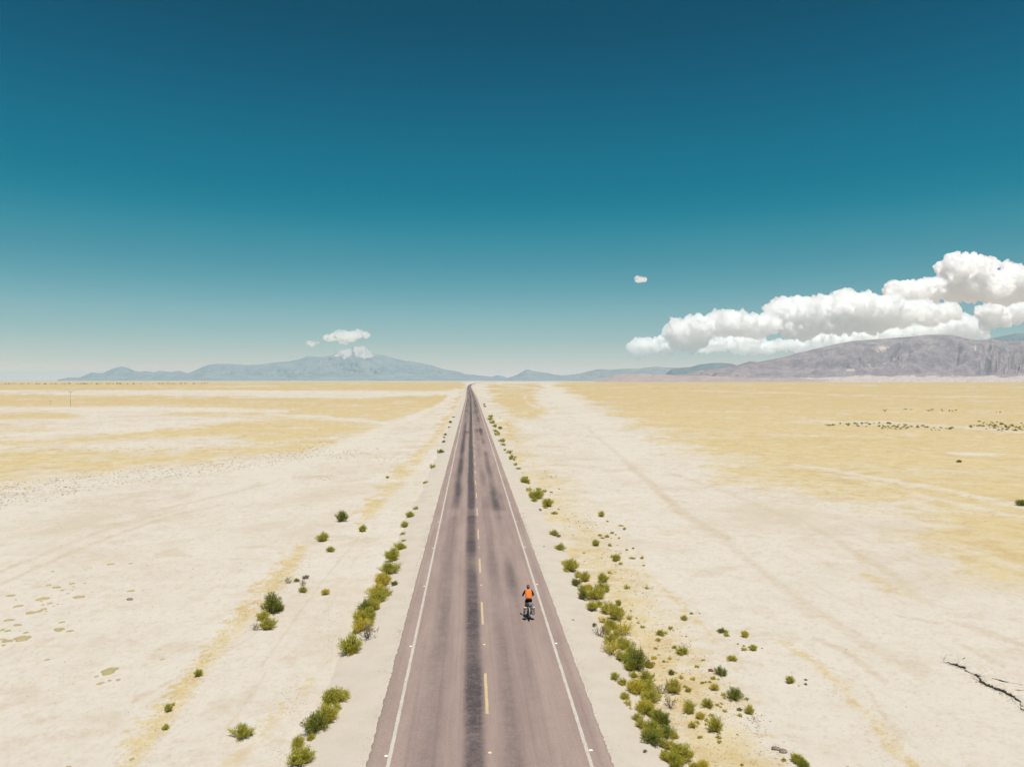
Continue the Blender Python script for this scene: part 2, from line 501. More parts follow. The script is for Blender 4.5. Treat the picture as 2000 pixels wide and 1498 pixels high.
# ------------------------------------------------------------------ materials of the land
SAND, SAND2 = alb(235, 225, 213), alb(216, 198, 175)
GRASS, GRASS2 = alb(230, 210, 166), alb(216, 191, 144)
def ground_material():
    k = NM('desert_ground', 0.95, 0.1)
    g, t, b, far = k.attr('grass'), k.attr('tan'), k.attr('bare'), k.attr('far')
    p = k.pos()
    nb = k.noise(0.35, p, 6, 0.65, 0.4)
    nf = k.noise(3.5, p, 6, 0.7)
    nff = k.noise(24.0, p, 4, 0.7)
    base = k.mix(k.math('ADD', k.math('MULTIPLY', t, 0.85), k.math('MULTIPLY', k.ramp(nb, 0.45, 0.8), 0.25), True), SAND, SAND2)
    nl = k.noise(0.045, p, 7, 0.68, 0.6)
    nw = k.noise(0.008, p, 5, 0.6, 0.5)
    base = k.mix(k.math('MULTIPLY', k.ramp(nl, 0.47, 0.72), 0.75), base, alb(217, 200, 177))
    base = k.mix(k.math('MULTIPLY', k.ramp(nw, 0.5, 0.72), 0.4), base, alb(222, 203, 172))
    nm = k.noise(0.28, p, 9, 0.72, 0.3)
    base = k.mix(k.math('MULTIPLY', k.ramp(nm, 0.48, 0.72), 0.32), base, alb(219, 204, 183))
    ns = k.noise(1.0, k.scale(p, (0.9, 0.10, 1.0)), 6, 0.7, 0.3)
    base = k.mix(k.math('MULTIPLY', k.ramp(ns, 0.54, 0.76), 0.42), base, alb(215, 199, 176))
    base = k.mix(k.math('MULTIPLY', b, 0.5), base, alb(236, 227, 213))
    ge = k.math('ADD', g, k.math('MULTIPLY', k.math('SUBTRACT', nf, 0.5), 0.5))
    ge = k.math('ADD', ge, k.math('MULTIPLY', k.math('SUBTRACT', nb, 0.5), 0.5))
    ge = k.math('SUBTRACT', ge, k.math('MULTIPLY', k.ramp(nl, 0.5, 0.8), 0.35))
    gm = k.ramp(ge, 0.06, 0.92)
    gc = k.mix(k.ramp(k.math('ADD', nb, k.math('MULTIPLY', t, 0.25)), 0.35, 0.8), GRASS, GRASS2)
    dl = k.n.new('ShaderNodeVectorMath'); dl.operation = 'LENGTH'; k.l.new(p, dl.inputs[0])
    gc = k.mix(k.math('MULTIPLY', k.ramp(dl.outputs['Value'], 90, 600), 0.55), gc, alb(217, 191, 145))     # grass turns deeper yellow with distance from the origin
    c = k.mix(gm, base, gc)
    c = k.mix(k.math('MULTIPLY', k.ramp(nff, 0.56, 0.8), 0.22), c, alb(186, 166, 140))
    nq = k.noise(0.9, p, 8, 0.75, 0.3)
    c = k.mix(k.math('MULTIPLY', k.ramp(nq, 0.55, 0.78), 0.6), c, alb(208, 186, 156))
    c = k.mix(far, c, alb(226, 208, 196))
    k.color(c)
    k.bump(k.math('ADD', nf, k.math('MULTIPLY', nff, 0.4)), 0.5, 0.06)
    return k.m
def verge_material():
    k = NM('verge_gravel', 0.95, 0.1)
    p = k.pos()
    nb = k.noise(0.6, p, 5, 0.6); nf = k.noise(9, p, 5, 0.7); ng = k.noise(40, p, 3, 0.7)
    c = k.mix(k.ramp(nb, 0.35, 0.7), alb(229, 217, 203), alb(222, 209, 194))
    c = k.mix(k.math('MULTIPLY', k.ramp(nf, 0.5, 0.8), 0.4), c, alb(196, 178, 160))
    c = k.mix(k.math('MULTIPLY', k.ramp(ng, 0.58, 0.75), 0.5), c, alb(165, 148, 134))
    k.color(c); k.bump(k.math('ADD', nf, ng), 0.5, 0.03)
    return k.m
def asphalt_material():
    k = NM('asphalt', 0.85, 0.25)
    bl = k.attr('bleed'); du = k.attr('dust')
    p = k.pos()
    st = k.noise(1.0, k.scale(p, (1.0, 0.11, 1.0)), 5, 0.65)
    mo = k.noise(1.1, p, 7, 0.72)
    ag = k.noise(20, p, 5, 0.8); fs = k.noise(1.0, k.scale(p, (3.2, 0.02, 1.0)), 4, 0.7)
    tr = k.noise(1.0, k.scale(p, (0.3, 2.5, 1.0)), 4, 0.7)
    c = k.mix(k.ramp(st, 0.3, 0.7), alb(190, 166, 157), alb(173, 150, 143))
    c = k.mix(k.math('MULTIPLY', k.ramp(fs, 0.48, 0.72), 0.4), c, alb(140, 121, 113))
    c = k.mix(k.math('MULTIPLY', k.ramp(mo, 0.45, 0.8), 0.22), c, alb(148, 129, 117))
    d = k.math('ADD', bl, k.math('MULTIPLY', k.math('SUBTRACT', mo, 0.5), k.math('MULTIPLY', bl, 1.0)))
    d = k.math('ADD', d, k.math('MULTIPLY', k.math('SUBTRACT', tr, 0.5), k.math('MULTIPLY', bl, 0.35)))
    m2 = k.noise(4.5, p, 6, 0.75)
    d = k.math('ADD', d, k.math('MULTIPLY', k.math('SUBTRACT', m2, 0.5), k.math('ADD', k.math('MULTIPLY', bl, 1.5), 0.12)))
    c = k.mix(k.math('MULTIPLY', d, 0.95, True), c, alb(84, 75, 80))
    c = k.mix(du, c, alb(205, 190, 174))
    c = k.mix(k.math('MULTIPLY', k.ramp(ag, 0.48, 0.72), 0.55), c, alb(108, 94, 90))
    c = k.mix(k.math('MULTIPLY', k.ramp(ag, 0.5, 0.28), 0.4), c, alb(214, 196, 182))
    k.color(c); k.bump(ag, 0.4, 0.008)
    return k.m
def paint_material(name, c, worn):
    k = NM(name, 0.7, 0.3)
    p = k.pos(); n = k.noise(14, p, 5, 0.75); m = k.noise(1.3, p, 3)
    w = k.math('MULTIPLY', k.ramp(k.math('ADD', n, k.math('MULTIPLY', m, 0.3)), 0.62, 0.82), worn)
    k.color(k.mix(w, c, alb(176, 155, 146)))
    return k.m
M_GROUND, M_VERGE, M_ASPH = ground_material(), verge_material(), asphalt_material()
M_WHITE = paint_material('white_road_paint', alb(228, 219, 206), 0.7)
M_YELLOW = paint_material('yellow_road_paint', alb(232, 208, 160), 0.6)

# ------------------------------------------------------------------ ground: one sheet, finer where it is seen near
def build_ground():
    HP = CAM[2] + 0.4
    k = np.concatenate([np.linspace(1500, 900, 12, endpoint=False), np.arange(900, 6, -1.6), np.geomspace(6, 0.247, 30)])
    r = np.concatenate([[0.5, 4, 8], HP * F / k])
    a = np.concatenate([np.linspace(-180, -46, 34, endpoint=False), np.linspace(-46, 46, 820, endpoint=False), np.linspace(46, 180, 34)])
    A, R = np.meshgrid(np.radians(a) + YAW, r)
    x = CAM[0] + R * np.sin(A); y = CAM[1] + R * np.cos(A)
    P = np.stack([x.ravel(), y.ravel(), ground_z(x, y).ravel()], -1)
    me = mesh_np('ground', P, grid_faces(len(r), len(a)), True)
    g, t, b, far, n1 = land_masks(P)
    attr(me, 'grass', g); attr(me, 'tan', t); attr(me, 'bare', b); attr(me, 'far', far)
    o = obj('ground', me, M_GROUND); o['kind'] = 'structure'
    return o
ground = build_ground()

# ------------------------------------------------------------------ the road
def road_rows(y0, y1):
    k = np.concatenate([np.arange(1500, 3.0, -2.0)])
    y = CAM[2] * F / k
    y = np.unique(np.concatenate([[-60, -30, -10, 0, 5, 9], y, np.arange(22, 60, 0.12), [7600]]))
    return y[(y >= y0) & (y <= y1)]

def bleed(d, y):
    """how much black binder shows at lateral place d and distance y"""
    w = lambda c, h, s: np.exp(-np.abs((d - c) / h) ** s)
    wob = 0.07 * noise2(y * 0.07, 0.5, 5)
    n = lambda sc, sd: noise2(y * sc, d * 0.35 + sd, sd)
    mid = w(-0.58 + wob, 0.42, 4) * (0.85 + 0.3 * n(0.22, 7) + 0.35 * sstep(45, 80, y))
    lft = w(-2.15 + wob, 0.42, 2.5) * (0.32 + 0.3 * n(0.1, 9) + 0.55 * sstep(70, 85, y) * sstep(300, 120, y))
    lft = lft + w(-2.6, 0.5, 2) * 0.12
    r1 = w(0.95 - wob, 0.42, 2.5) * (0.26 + 0.32 * n(0.09, 11))
    r2 = w(2.0 - wob, 0.4, 2.5) * (0.34 + 0.45 * n(0.12, 13) + 0.25 * sstep(120, 200, y))
    pat = w(2.15, 0.8, 5) * sstep(74, 76, y) * sstep(95, 85, y) * 0.35 + w(1.5, 1.2, 6) * sstep(186, 190, y) * sstep(205, 198, y) * 0.4
    pat = pat + w(-1.6, 1.0, 6) * sstep(183, 186, y) * sstep(196, 190, y) * 0.6
    far = sstep(150, 350, y) * (0.48 + 0.25 * n(0.05, 15)) * (0.6 + 0.4 * np.cos(d * 4.3))
    gap = 1 - 0.45 * (sstep(71, 73, y) * sstep(78, 75, y))
    return np.clip((mid + lft + r1 + r2) * gap + pat + far * (np.abs(d) < 3.2), 0, 1)

def build_road():
    y = road_rows(-60, 8000)
    ds = np.concatenate([[-4.24], np.linspace(-4.1, 4.1, 70), [4.24]])
    Y, D = np.meshgrid(y, ds, indexing='ij')
    edge = 0.02 * noise2(Y * 1.1, np.sign(D) * 5, 61) + 0.03 * noise2(Y * 8, np.sign(D) * 9, 62)
    De = np.where(np.abs(D) > 4.2, D + edge, D)
    X = centre(Y) + De
    Z = -0.02 * (De / 4.2) ** 2
    P = np.stack([X, Y, Z], -1)
    # the slab's side faces
    lo = P[:, [0]].copy(); lo[..., 2] -= 0.07
    hi = P[:, [-1]].copy(); hi[..., 2] -= 0.07
    P = np.concatenate([lo, P, hi], 1)
    Df = np.concatenate([De[:, :1], De, De[:, -1:]], 1); Yf = np.concatenate([Y[:, :1], Y, Y[:, :1]], 1)
    me = mesh_np('road', P.reshape(-1, 3), grid_faces(P.shape[0], P.shape[1]), True)
    attr(me, 'bleed', bleed(Df, Yf))
    attr(me, 'dust', np.clip(sstep(3.95, 4.3, np.abs(Df)) * 0.30 + 0.12 * sstep(0.2, 0.7, fbm2(Df * 0.8, Yf * 0.15, 3, 77)), 0, 1))
    o = obj('road', me, M_ASPH); o['kind'] = 'structure'
    return o
road = build_road()
def rz(d): return -0.02 * (d / 4.2) ** 2

def strip(d0, d1, ys, lift=0.004):
    ys = np.asarray(ys, float)
    c = centre(ys)
    n0 = 0.008 * noise2(ys * 3, 1.0, 71); n1 = 0.008 * noise2(ys * 3, 5.0, 73)
    a = np.stack([c + d0 + n0, ys, np.full(len(ys), rz(d0) + lift)], -1)
    b = np.stack([c + d1 + n1, ys, np.full(len(ys), rz(d1) + lift)], -1)
    P = np.stack([a, b], 1).reshape(-1, 3)
    return mesh_np('marking', P, grid_faces(len(ys), 2))
for s in (-1, 1):
    y = road_rows(-30, 3300); y = np.unique(np.concatenate([y, np.arange(14, 70, 0.4)]))
    me = strip(s * 3.49 - 0.065, s * 3.49 + 0.065, y); me.name = 'edge_line'
    obj('edge_line', me, M_WHITE, road)
DASH0, DPER, DLEN = 29.35, 10.78, 4.05
n_single = 62
for i in range(-2, n_single):
    y0 = DASH0 + i * DPER
    if y0 < 0: continue
    me = strip(-0.06, 0.06, np.linspace(y0, y0 + DLEN, 9)); me.name = 'centre_dash'
    obj('centre_dash', me, M_YELLOW, road)
V, Fc = [], []
for i in range(n_single, 190):
    y0 = DASH0 + i * DPER
    c0, c1 = float(centre(y0)), float(centre(y0 + DLEN))
    b = len(V)
    V += [(c0 - .06, y0, .004), (c0 + .06, y0, .004), (c1 + .06, y0 + DLEN, .004), (c1 - .06, y0 + DLEN, .004)]
    Fc.append((b, b + 1, b + 2, b + 3))
o = obj('distant_centre_dashes', mesh_np('distant_centre_dashes', V, Fc), M_YELLOW, road); o['kind'] = 'stuff'
# raised reflective studs: yellow in the middle of each gap, white outside each edge line
def stud_mesh(name):
    mb = MB()
    v = [(-.06, -.05, 0), (.06, -.05, 0), (.06, .05, 0), (-.06, .05, 0), (-.045, -.025, .02), (.045, -.025, .02), (.045, .025, .02), (-.045, .025, .02)]
    mb.add(v, [(0, 1, 5, 4), (1, 2, 6, 5), (2, 3, 7, 6), (3, 0, 4, 7), (4, 5, 6, 7)])
    me = bpy.data.meshes.new(name); me.from_pydata(mb.v, [], mb.f); return me
m_sw = plain('white_stud', (0.8, 0.76, 0.7), 0.4, 0.5); m_sy = plain('yellow_stud', (0.75, 0.45, 0.08), 0.4, 0.5)
ms_w, ms_y = stud_mesh('road_stud'), stud_mesh('road_stud')
ms_w.materials.append(m_sw); ms_y.materials.append(m_sy)
for i in range(-1, 26):
    y0 = DASH0 + i * DPER + DLEN + (DPER - DLEN) / 2 + 0.3
    for d, me in ((0.02, ms_y), (-3.63, ms_w), (3.63, ms_w)):
        s = obj('road_stud', me, None, road, (float(centre(y0)) + d, y0, rz(d) + 0.004))

def build_verge(s):
    y = np.unique(np.concatenate([road_rows(-60, 7600), np.arange(18, 80, 0.35)]))
    ds = np.array([4.0, 4.3, 4.7, 5.1, 5.5, 5.8, 6.1, 6.4, 6.7, 7.1, 7.7])
    Y, D = np.meshgrid(y, ds, indexing='ij')
    far = np.clip(Y / 300, 0, 1) * 0
    toe = np.clip((D - 5.2) / 2.5, 0, 1)
    De = D + toe * (0.45 * noise2(Y * 0.16, s * 7.0, 81) + 0.25 * noise2(Y * 0.7, s * 4.0, 83))
    Z = verge_z(D, Y) + 0.025 * fbm2(De * 1.5, Y * 1.5, 3, 85) * np.clip((D - 4.3), 0, 1)
    P = np.stack([centre(Y) + s * De, Y, Z], -1)
    if s > 0: P = P[:, ::-1]
    me = mesh_np('road_verge', P[:, ::-1].reshape(-1, 3), grid_faces(len(y), len(ds)), True)
    o = obj('road_verge', me, M_VERGE); o['kind'] = 'structure'
build_verge(-1); build_verge(1)

# ------------------------------------------------------------------ mountains
def rock_material(name, c1, c2, cp, csnow=None, scale=0.004):
    k = NM(name, 0.95, 0.1)
    p = k.pos()
    scale = scale * 2
    n = k.noise(scale, p, 8, 0.65, 0.5); n2 = k.noise(scale * 6, p, 6, 0.65)
    c = k.mix(k.ramp(n, 0.35, 0.65), c1, c2)
    c = k.mix(k.math('MULTIPLY', k.ramp(n2, 0.5, 0.75), 0.35), c, cp)
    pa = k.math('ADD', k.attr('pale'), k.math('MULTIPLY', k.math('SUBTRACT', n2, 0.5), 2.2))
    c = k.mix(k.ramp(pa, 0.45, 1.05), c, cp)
    if csnow:
        sn = k.math('ADD', k.attr('snow'), k.math('MULTIPLY', k.math('SUBTRACT', n2, 0.5), 2.4))
        c = k.mix(k.ramp(sn, 0.3, 0.7), c, csnow)
    k.color(c); k.bump(n2, 0.3, 1.0 / scale * 0.05)
    return k.m

def mountain(name, sky_pts, D, front, back, mat, seed, skirt=0.0, rough=0.16, step=2.0, marks=(), snow=(), ns=7.0):
    P_ = np.array(sky_pts, float)
    D, front, back = D * 0.5, front * 0.5, back * 0.5
    u = np.arange(P_[0, 0], P_[-1, 0] + 0.1, step)
    v = np.interp(u, P_[:, 0], P_[:, 1])
    v = v + 0.5 * fbm2(u * 0.08, u * 0 + seed, 3, seed) * np.clip((HV - v) / 12, 0, 1)
    H = np.maximum(HV - v, 0) / F * D
    t = np.concatenate([np.linspace(-1, 0, 70), np.linspace(0, 1, 14)[1:]])
    U, T = np.meshgrid(u, t)
    Hh = np.broadcast_to(H, U.shape)
    R = D + np.where(T < 0, T * front, T * back)
    a = np.abs(T)
    prof = np.where(T < 0, (1 - a) ** 1.15, (1 - a) ** 1.1)
    if skirt > 0:
        prof = np.where(T < 0, np.interp(T, [-1, -0.45, 0], [0, skirt, 1]), prof)
    wx = (U - CU) / F * D
    q = 1.0 / (front / ns)
    rid = 1 - np.abs(fbm2(wx * q + 3 * noise2(wx * q * .4, R * q * .4, seed + 40), R * q * 0.55, 5, seed + 3, 0.55)) * 2.0   # ridges and gullies
    env = np.clip(4 * prof * (1 - prof), 0, 1) * np.clip((prof - skirt * 0.8) * 5, 0, 1)
    Z = Hh * (prof + env * rough * (rid - 0.55)) - 18 * (a > 0.985)
    # keep crests below the drawn skyline
    lim = Hh * (R / D) * np.where(a < 1e-6, 1.0, 0.985)
    Z = np.minimum(Z, lim)
    pos = CAM + FWD * 0
    f2 = np.array([math.sin(YAW), math.cos(YAW), 0]); 
    P = (CAM * np.array([1, 1, 0])) + f2 * R[..., None] + RGT * ((U - CU) / F * R)[..., None]
    P[..., 2] = Z + CAM[2] * (T == 0)
    P = P.reshape(-1, 3)
    me = mesh_np(name, P, grid_faces(len(t), len(u)), True)
    pu, pv = project(P)
    pale = np.zeros(len(P))
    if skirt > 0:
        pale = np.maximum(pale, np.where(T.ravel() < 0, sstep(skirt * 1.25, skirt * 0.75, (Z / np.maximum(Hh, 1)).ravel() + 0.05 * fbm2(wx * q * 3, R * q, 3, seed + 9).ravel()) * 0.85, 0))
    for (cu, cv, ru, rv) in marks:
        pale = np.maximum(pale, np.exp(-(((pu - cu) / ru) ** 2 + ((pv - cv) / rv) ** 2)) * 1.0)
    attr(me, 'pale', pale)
    s = np.zeros(len(P))
    for poly in snow:
        s = np.maximum(s, poly_mask(pu, pv, poly, 1.5))
    attr(me, 'snow', s)
    o = obj(name, me, mat); o['kind'] = 'structure'
    return o

R_FAR_HAZE = rock_material('haze_toned_far_rock', (0.245, 0.26, 0.275), (0.305, 0.305, 0.315), (0.43, 0.41, 0.41), (0.50, 0.455, 0.45), 0.0016)  # pale blue-grey tone carries much of the haze fade in the rock colour
R_DARK_SHADE = rock_material('dark_and_cloud_shaded_rock', (0.17, 0.205, 0.22), (0.21, 0.235, 0.245), (0.28, 0.28, 0.27), None, 0.004)  # hill's cloud shadow painted into this tone; the far dark peak shares it
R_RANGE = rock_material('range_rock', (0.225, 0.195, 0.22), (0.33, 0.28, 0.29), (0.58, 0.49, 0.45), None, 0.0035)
R_MESA = rock_material('red_rock', (0.34, 0.275, 0.27), (0.42, 0.34, 0.325), (0.56, 0.49, 0.45), None, 0.006)
volcano_line = [(112, 741), (122, 739), (135, 735.7), (152, 736.5), (162, 733.7), (180, 726), (190, 728), (202, 727), (212, 723), (225, 717.5), (237, 714.5), (249, 717), (262, 723), (272, 725), (285, 723), (300, 726), (315, 723), (335, 725), (350, 723), (367, 728), (382, 722), (405, 712), (425, 709.5), (455, 710), (482, 712), (512, 710.5), (537, 707), (562, 705), (585, 700.5), (602, 694), (622, 696), (642, 694.5), (650, 692.5), (665, 684), (682, 679.5), (692, 676), (700, 677), (710, 675), (720, 682.5), (732, 691), (747, 692), (760, 696), (785, 702.5), (820, 707.5), (842, 712.5), (872, 721), (892, 724.5), (910, 729.5), (935, 732), (960, 735), (985, 737), (1005, 741)]
c3 = lambda pts: [(560 + x / 4, 620 + y / 4) for x, y in pts]
i0 = [i for i, p in enumerate(volcano_line) if p[0] == 367][0]
mountain('hills', volcano_line[:i0 + 1] + [(385, 731), (410, 736), (440, 741)], 30500, 3500, 2500, R_FAR_HAZE, 5, rough=0.2, ns=5)
mountain('volcano', [(340, 741), (352, 733)] + volcano_line[i0:], 33000, 5500, 4500, R_FAR_HAZE, 11, rough=0.22,
         snow=[c3([(355, 305), (420, 252), (505, 236), (512, 285), (450, 322), (420, 300)]), c3([(515, 250), (530, 222), (600, 214), (640, 240), (690, 300), (620, 318), (540, 300)])], ns=6)
mountain('distant_hill', [(955, 741), (960, 735), (972, 732), (985, 734), (1000, 741)], 35500, 1500, 1500, R_FAR_HAZE, 15, ns=5)
mountain('hills', [(985, 741), (995, 735.5), (1010, 731), (1022, 724), (1030, 720), (1040, 723), (1050, 725), (1070, 727.5), (1082, 731), (1105, 732), (1125, 730), (1145, 725.5), (1170, 720), (1192, 721), (1225, 719), (1250, 718.7), (1280, 715), (1300, 716.5), (1322, 717.5), (1345, 722), (1380, 731), (1420, 741)], 26000, 3600, 3000, R_FAR_HAZE, 21, rough=0.22, ns=6)
mountain('hills', [(1290, 741), (1300, 730), (1312, 720), (1325, 717.5), (1350, 715.5), (1367, 710.5), (1390, 708), (1412, 707.5), (1430, 710), (1450, 715), (1480, 725), (1510, 741)], 18000, 2000, 2000, R_DARK_SHADE, 25, ns=5)
mountain('mesa', [(1165, 741.2), (1178, 739), (1197, 732.5), (1212, 730), (1250, 729), (1300, 731), (1350, 732.5), (1400, 734), (1440, 735.5), (1520, 737.5), (1620, 741)], 11500, 800, 1500, R_MESA, 29, rough=0.1, ns=4)
mountain('mountain', [(1880, 741), (1900, 690), (1925, 664), (1945, 658), (1960, 655), (1984, 650.5), (2010, 650), (2060, 652), (2130, 670), (2230, 741)], 18500, 2600, 2600, R_DARK_SHADE, 33, ns=5)
c7 = lambda l: [(1600 + x / 5, 640 + y / 5, a / 5, b / 5) for x, y, a, b in l]
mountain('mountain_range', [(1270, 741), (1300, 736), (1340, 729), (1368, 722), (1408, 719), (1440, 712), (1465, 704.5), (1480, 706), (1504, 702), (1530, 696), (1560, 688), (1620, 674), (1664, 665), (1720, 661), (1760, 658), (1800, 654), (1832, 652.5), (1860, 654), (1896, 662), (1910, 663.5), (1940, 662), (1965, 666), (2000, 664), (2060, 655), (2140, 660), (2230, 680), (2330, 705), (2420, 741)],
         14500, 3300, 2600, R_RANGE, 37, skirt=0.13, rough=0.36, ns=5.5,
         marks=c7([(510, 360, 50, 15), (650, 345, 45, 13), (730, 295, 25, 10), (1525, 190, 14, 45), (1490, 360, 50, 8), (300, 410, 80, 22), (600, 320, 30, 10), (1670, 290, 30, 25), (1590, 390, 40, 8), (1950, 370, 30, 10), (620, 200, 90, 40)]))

# ------------------------------------------------------------------ clouds, beyond and above the haze
def cloud_material(name, density):
    m = bpy.data.materials.new(name); m.use_nodes = True
    n, l = m.node_tree.nodes, m.node_tree.links
    n.clear()
    out = n.new('ShaderNodeOutputMaterial')
    s = n.new('ShaderNodeVolumeScatter')
    s.inputs['Color'].default_value = (0.9955, 0.994, 0.991, 1)
    s.inputs['Density'].default_value = density
    geo = n.new('ShaderNodeNewGeometry')
    nz = n.new('ShaderNodeTexNoise'); nz.inputs['Scale'].default_value = 1 / (420 if density > 0.01 else 230); nz.inputs['Detail'].default_value = 4
    nz.inputs['Roughness'].default_value = 0.6
    l.new(geo.outputs['Position'], nz.inputs['Vector'])
    mp = n.new('ShaderNodeMapRange'); mp.inputs['From Min'].default_value = 0.38 if density > 0.01 else 0.42; mp.inputs['From Max'].default_value = 0.62
    mp.inputs['To Min'].default_value = 0.02 * density; mp.inputs['To Max'].default_value = 1.9 * density
    l.new(nz.outputs['Fac'], mp.inputs['Value']); l.new(mp.outputs[0], s.inputs['Density'])
    s.inputs['Anisotropy'].default_value = 0.55
    l.new(s.outputs[0], out.inputs['Volume'])
    return m
M_CLOUD, M_WISP = cloud_material('cloud_vapour', 0.013), cloud_material('thin_cloud_vapour', 0.0085)
CLOUD_D = 45000.0
def cloud(lumps, label, group, seed, vox=48.0, D=CLOUD_D, rough=1.0):
    r = np.random.default_rng(seed)
    f2 = np.array([math.sin(YAW), math.cos(YAW), 0])
    balls = []
    for (cu, cv, ru, rv) in lumps:
        s = D / F
        c = CAM + f2 * (D + r.uniform(-0.3, 0.3) * ru * s) + RGT * ((cu - CU) * s); c[2] = (HV - cv) * s
        a, b = ru * s * 0.95, rv * s * 0.86
        dp = (a + b) / 2 * 1.2
        balls.append((c, (a, dp, b)))
        nsub = 16
        for i in range(nsub):
            th, ph = r.uniform(0, 2 * math.pi), math.asin(r.uniform(-0.55, 1))
            q = r.uniform(0.2, 0.42) * min(a, b) 
            off = np.array([math.cos(th) * math.cos(ph) * a, math.sin(th) * math.cos(ph) * dp, math.sin(ph) * b]) * r.uniform(0.8, 1.0)
            w = RGT * off[0] + f2 * off[1] + np.array([0, 0, off[2]])
            balls.append((c + w, (q * 1.15, q * 1.15, q)))
    V, Fc = [], []
    me0 = bpy.data.meshes.new('t')
    import bmesh
    bm = bmesh.new(); bmesh.ops.create_icosphere(bm, subdivisions=3, radius=1.0); bm.to_mesh(me0); bm.free()
    co = np.array([v.co for v in me0.vertices]); fa = np.array([p.vertices for p in me0.polygons])
    bpy.data.meshes.remove(me0)
    org = np.mean([b[0] for b in balls], 0)
    for c, (a, d, b) in balls:
        p = RGT * (co[:, [0]] * a) + f2 * (co[:, [1]] * d) + np.array([0, 0, 1.0]) * (co[:, [2]] * b)
        Fc.append(fa + sum(map(len, V))); V.append(p + c - org)
    me = mesh_np('cloud', np.concatenate(V), np.concatenate(Fc))
    o = obj('cloud', me)
    md = o.modifiers.new('r', 'REMESH'); md.mode = 'VOXEL'; md.voxel_size = vox
    dg = bpy.context.evaluated_depsgraph_get()
    me2 = bpy.data.meshes.new_from_object(o.evaluated_get(dg))
    o.modifiers.clear()
    o.data = me2; bpy.data.meshes.remove(me)
    me2.name = 'cloud'
    n = len(me2.vertices)
    p = np.empty(n * 3); me2.vertices.foreach_get('co', p); p = p.reshape(-1, 3)
    nm = np.empty(n * 3); me2.vertices.foreach_get('normal', nm); nm = nm.reshape(-1, 3)
    q = p + org
    d = np.zeros(n)
    for sc, am, sd in ((1 / 900., 140, 1), (1 / 420., 130, 2), (1 / 210., 95, 3), (1 / 110., 60, 4)):
        b = 2.6 * np.abs(noise3(q[:, 0] * sc, q[:, 1] * sc, q[:, 2] * sc, seed + sd)) - 0.3
        d += am * b * rough
    p = p + nm * d[:, None]
    me2.vertices.foreach_set('co', p.astype(np.float32).ravel()); me2.update()
    md = o.modifiers.new('r', 'REMESH'); md.mode = 'VOXEL'; md.voxel_size = vox * 0.75      # closes folds the billows made
    dg = bpy.context.evaluated_depsgraph_get()
    me3 = bpy.data.meshes.new_from_object(o.evaluated_get(dg))
    o.modifiers.clear(); o.data = me3; bpy.data.meshes.remove(me2); me2 = me3; me2.name = 'cloud'
    me2.materials.clear(); me2.materials.append(M_WISP if vox < 40 else M_CLOUD)
    o.location = org
    tag(o, label, 'cloud', group)
    return o
c5 = lambda l: [(1200 + x / 2.5, 470 + y / 2.5, a / 2.5, b / 2.5) for x, y, a, b in l]
G = 'clouds over the mountain range'
cloud(c5([(130, 518, 60, 18), (190, 512, 60, 22), (250, 500, 50, 28), (268, 442, 26, 9)]), 'low white cloud tail at the left end of the cloud bank', G, 101, D=47000)
cloud(c5([(340, 435, 60, 46), (420, 420, 70, 45), (520, 400, 80, 46), (600, 400, 90, 48), (690, 415, 70, 42), (360, 490, 90, 28), (760, 410, 50, 34)]), 'rounded white cloud left of centre in the bank above the foothills', G, 103, D=45500)
cloud(c5([(820, 345, 62, 58), (900, 355, 80, 65), (1000, 345, 90, 58), (1100, 315, 60, 55), (1200, 325, 90, 55), (1300, 345, 90, 60), (1100, 400, 120, 42), (900, 425, 100, 34), (1250, 395, 80, 36), (1450, 350, 80, 50), (1560, 355, 90, 36), (1615, 350, 50, 30)]), 'widest billowing white cloud with grey base over the mountain range', G, 107, D=48000)
cloud(c5([(1400, 245, 60, 32), (1480, 235, 60, 33), (1560, 225, 60, 48), (1660, 145, 66, 66), (1740, 150, 76, 64), (1795, 135, 40, 42), (1700, 230, 110, 55), (1830, 225, 90, 55), (1930, 175, 56, 52), (1985, 190, 60, 66), (1920, 250, 100, 40), (1500, 272, 80, 26), (2090, 210, 80, 75)]), 'tallest white cumulus tower at the right edge of the sky', G, 109, D=52000)
cloud(c5([(1825, 345, 56, 32), (1880, 362, 34, 36), (1970, 350, 50, 42), (1830, 400, 28, 20), (2080, 350, 80, 46)]), 'ragged white cloud fragments hanging below the tall right tower', G, 113, D=57000)
cloud(c5([(470, 505, 130, 17), (600, 490, 120, 20), (640, 527, 66, 15), (740, 520, 46, 25), (900, 505, 90, 16), (1000, 490, 90, 22), (1100, 472, 100, 28), (1250, 452, 120, 32), (1450, 442, 120, 32), (1560, 432, 80, 22), (1680, 412, 76, 42), (1720, 450, 60, 26), (1788, 452, 20, 16)]), 'long low cloud strip resting along the mountain range ridge', G, 127, D=62000)
cloud([(1249, 545, 10, 5), (1246, 544, 7, 5), (1254, 545.5, 6, 3)], 'tiny lone white cloud puff high in the open sky', None, 131, 25, rough=0.35)
c3b = lambda l: [(560 + x / 4, 620 + y / 4, a / 4, b / 4) for x, y, a, b in l]
cloud(c3b([(330, 155, 36, 14), (390, 142, 56, 26), (450, 132, 66, 28), (540, 127, 66, 22), (610, 130, 42, 17), (450, 178, 34, 28), (490, 160, 50, 20)]), 'small flat white cloud floating just above the volcano peak', None, 137, 30, rough=0.4)
cloud(c3b([(190, 199, 32, 13), (230, 192, 20, 9)]), 'faint small cloud wisp left of the cloud over the volcano', None, 139, 25, rough=0.3)
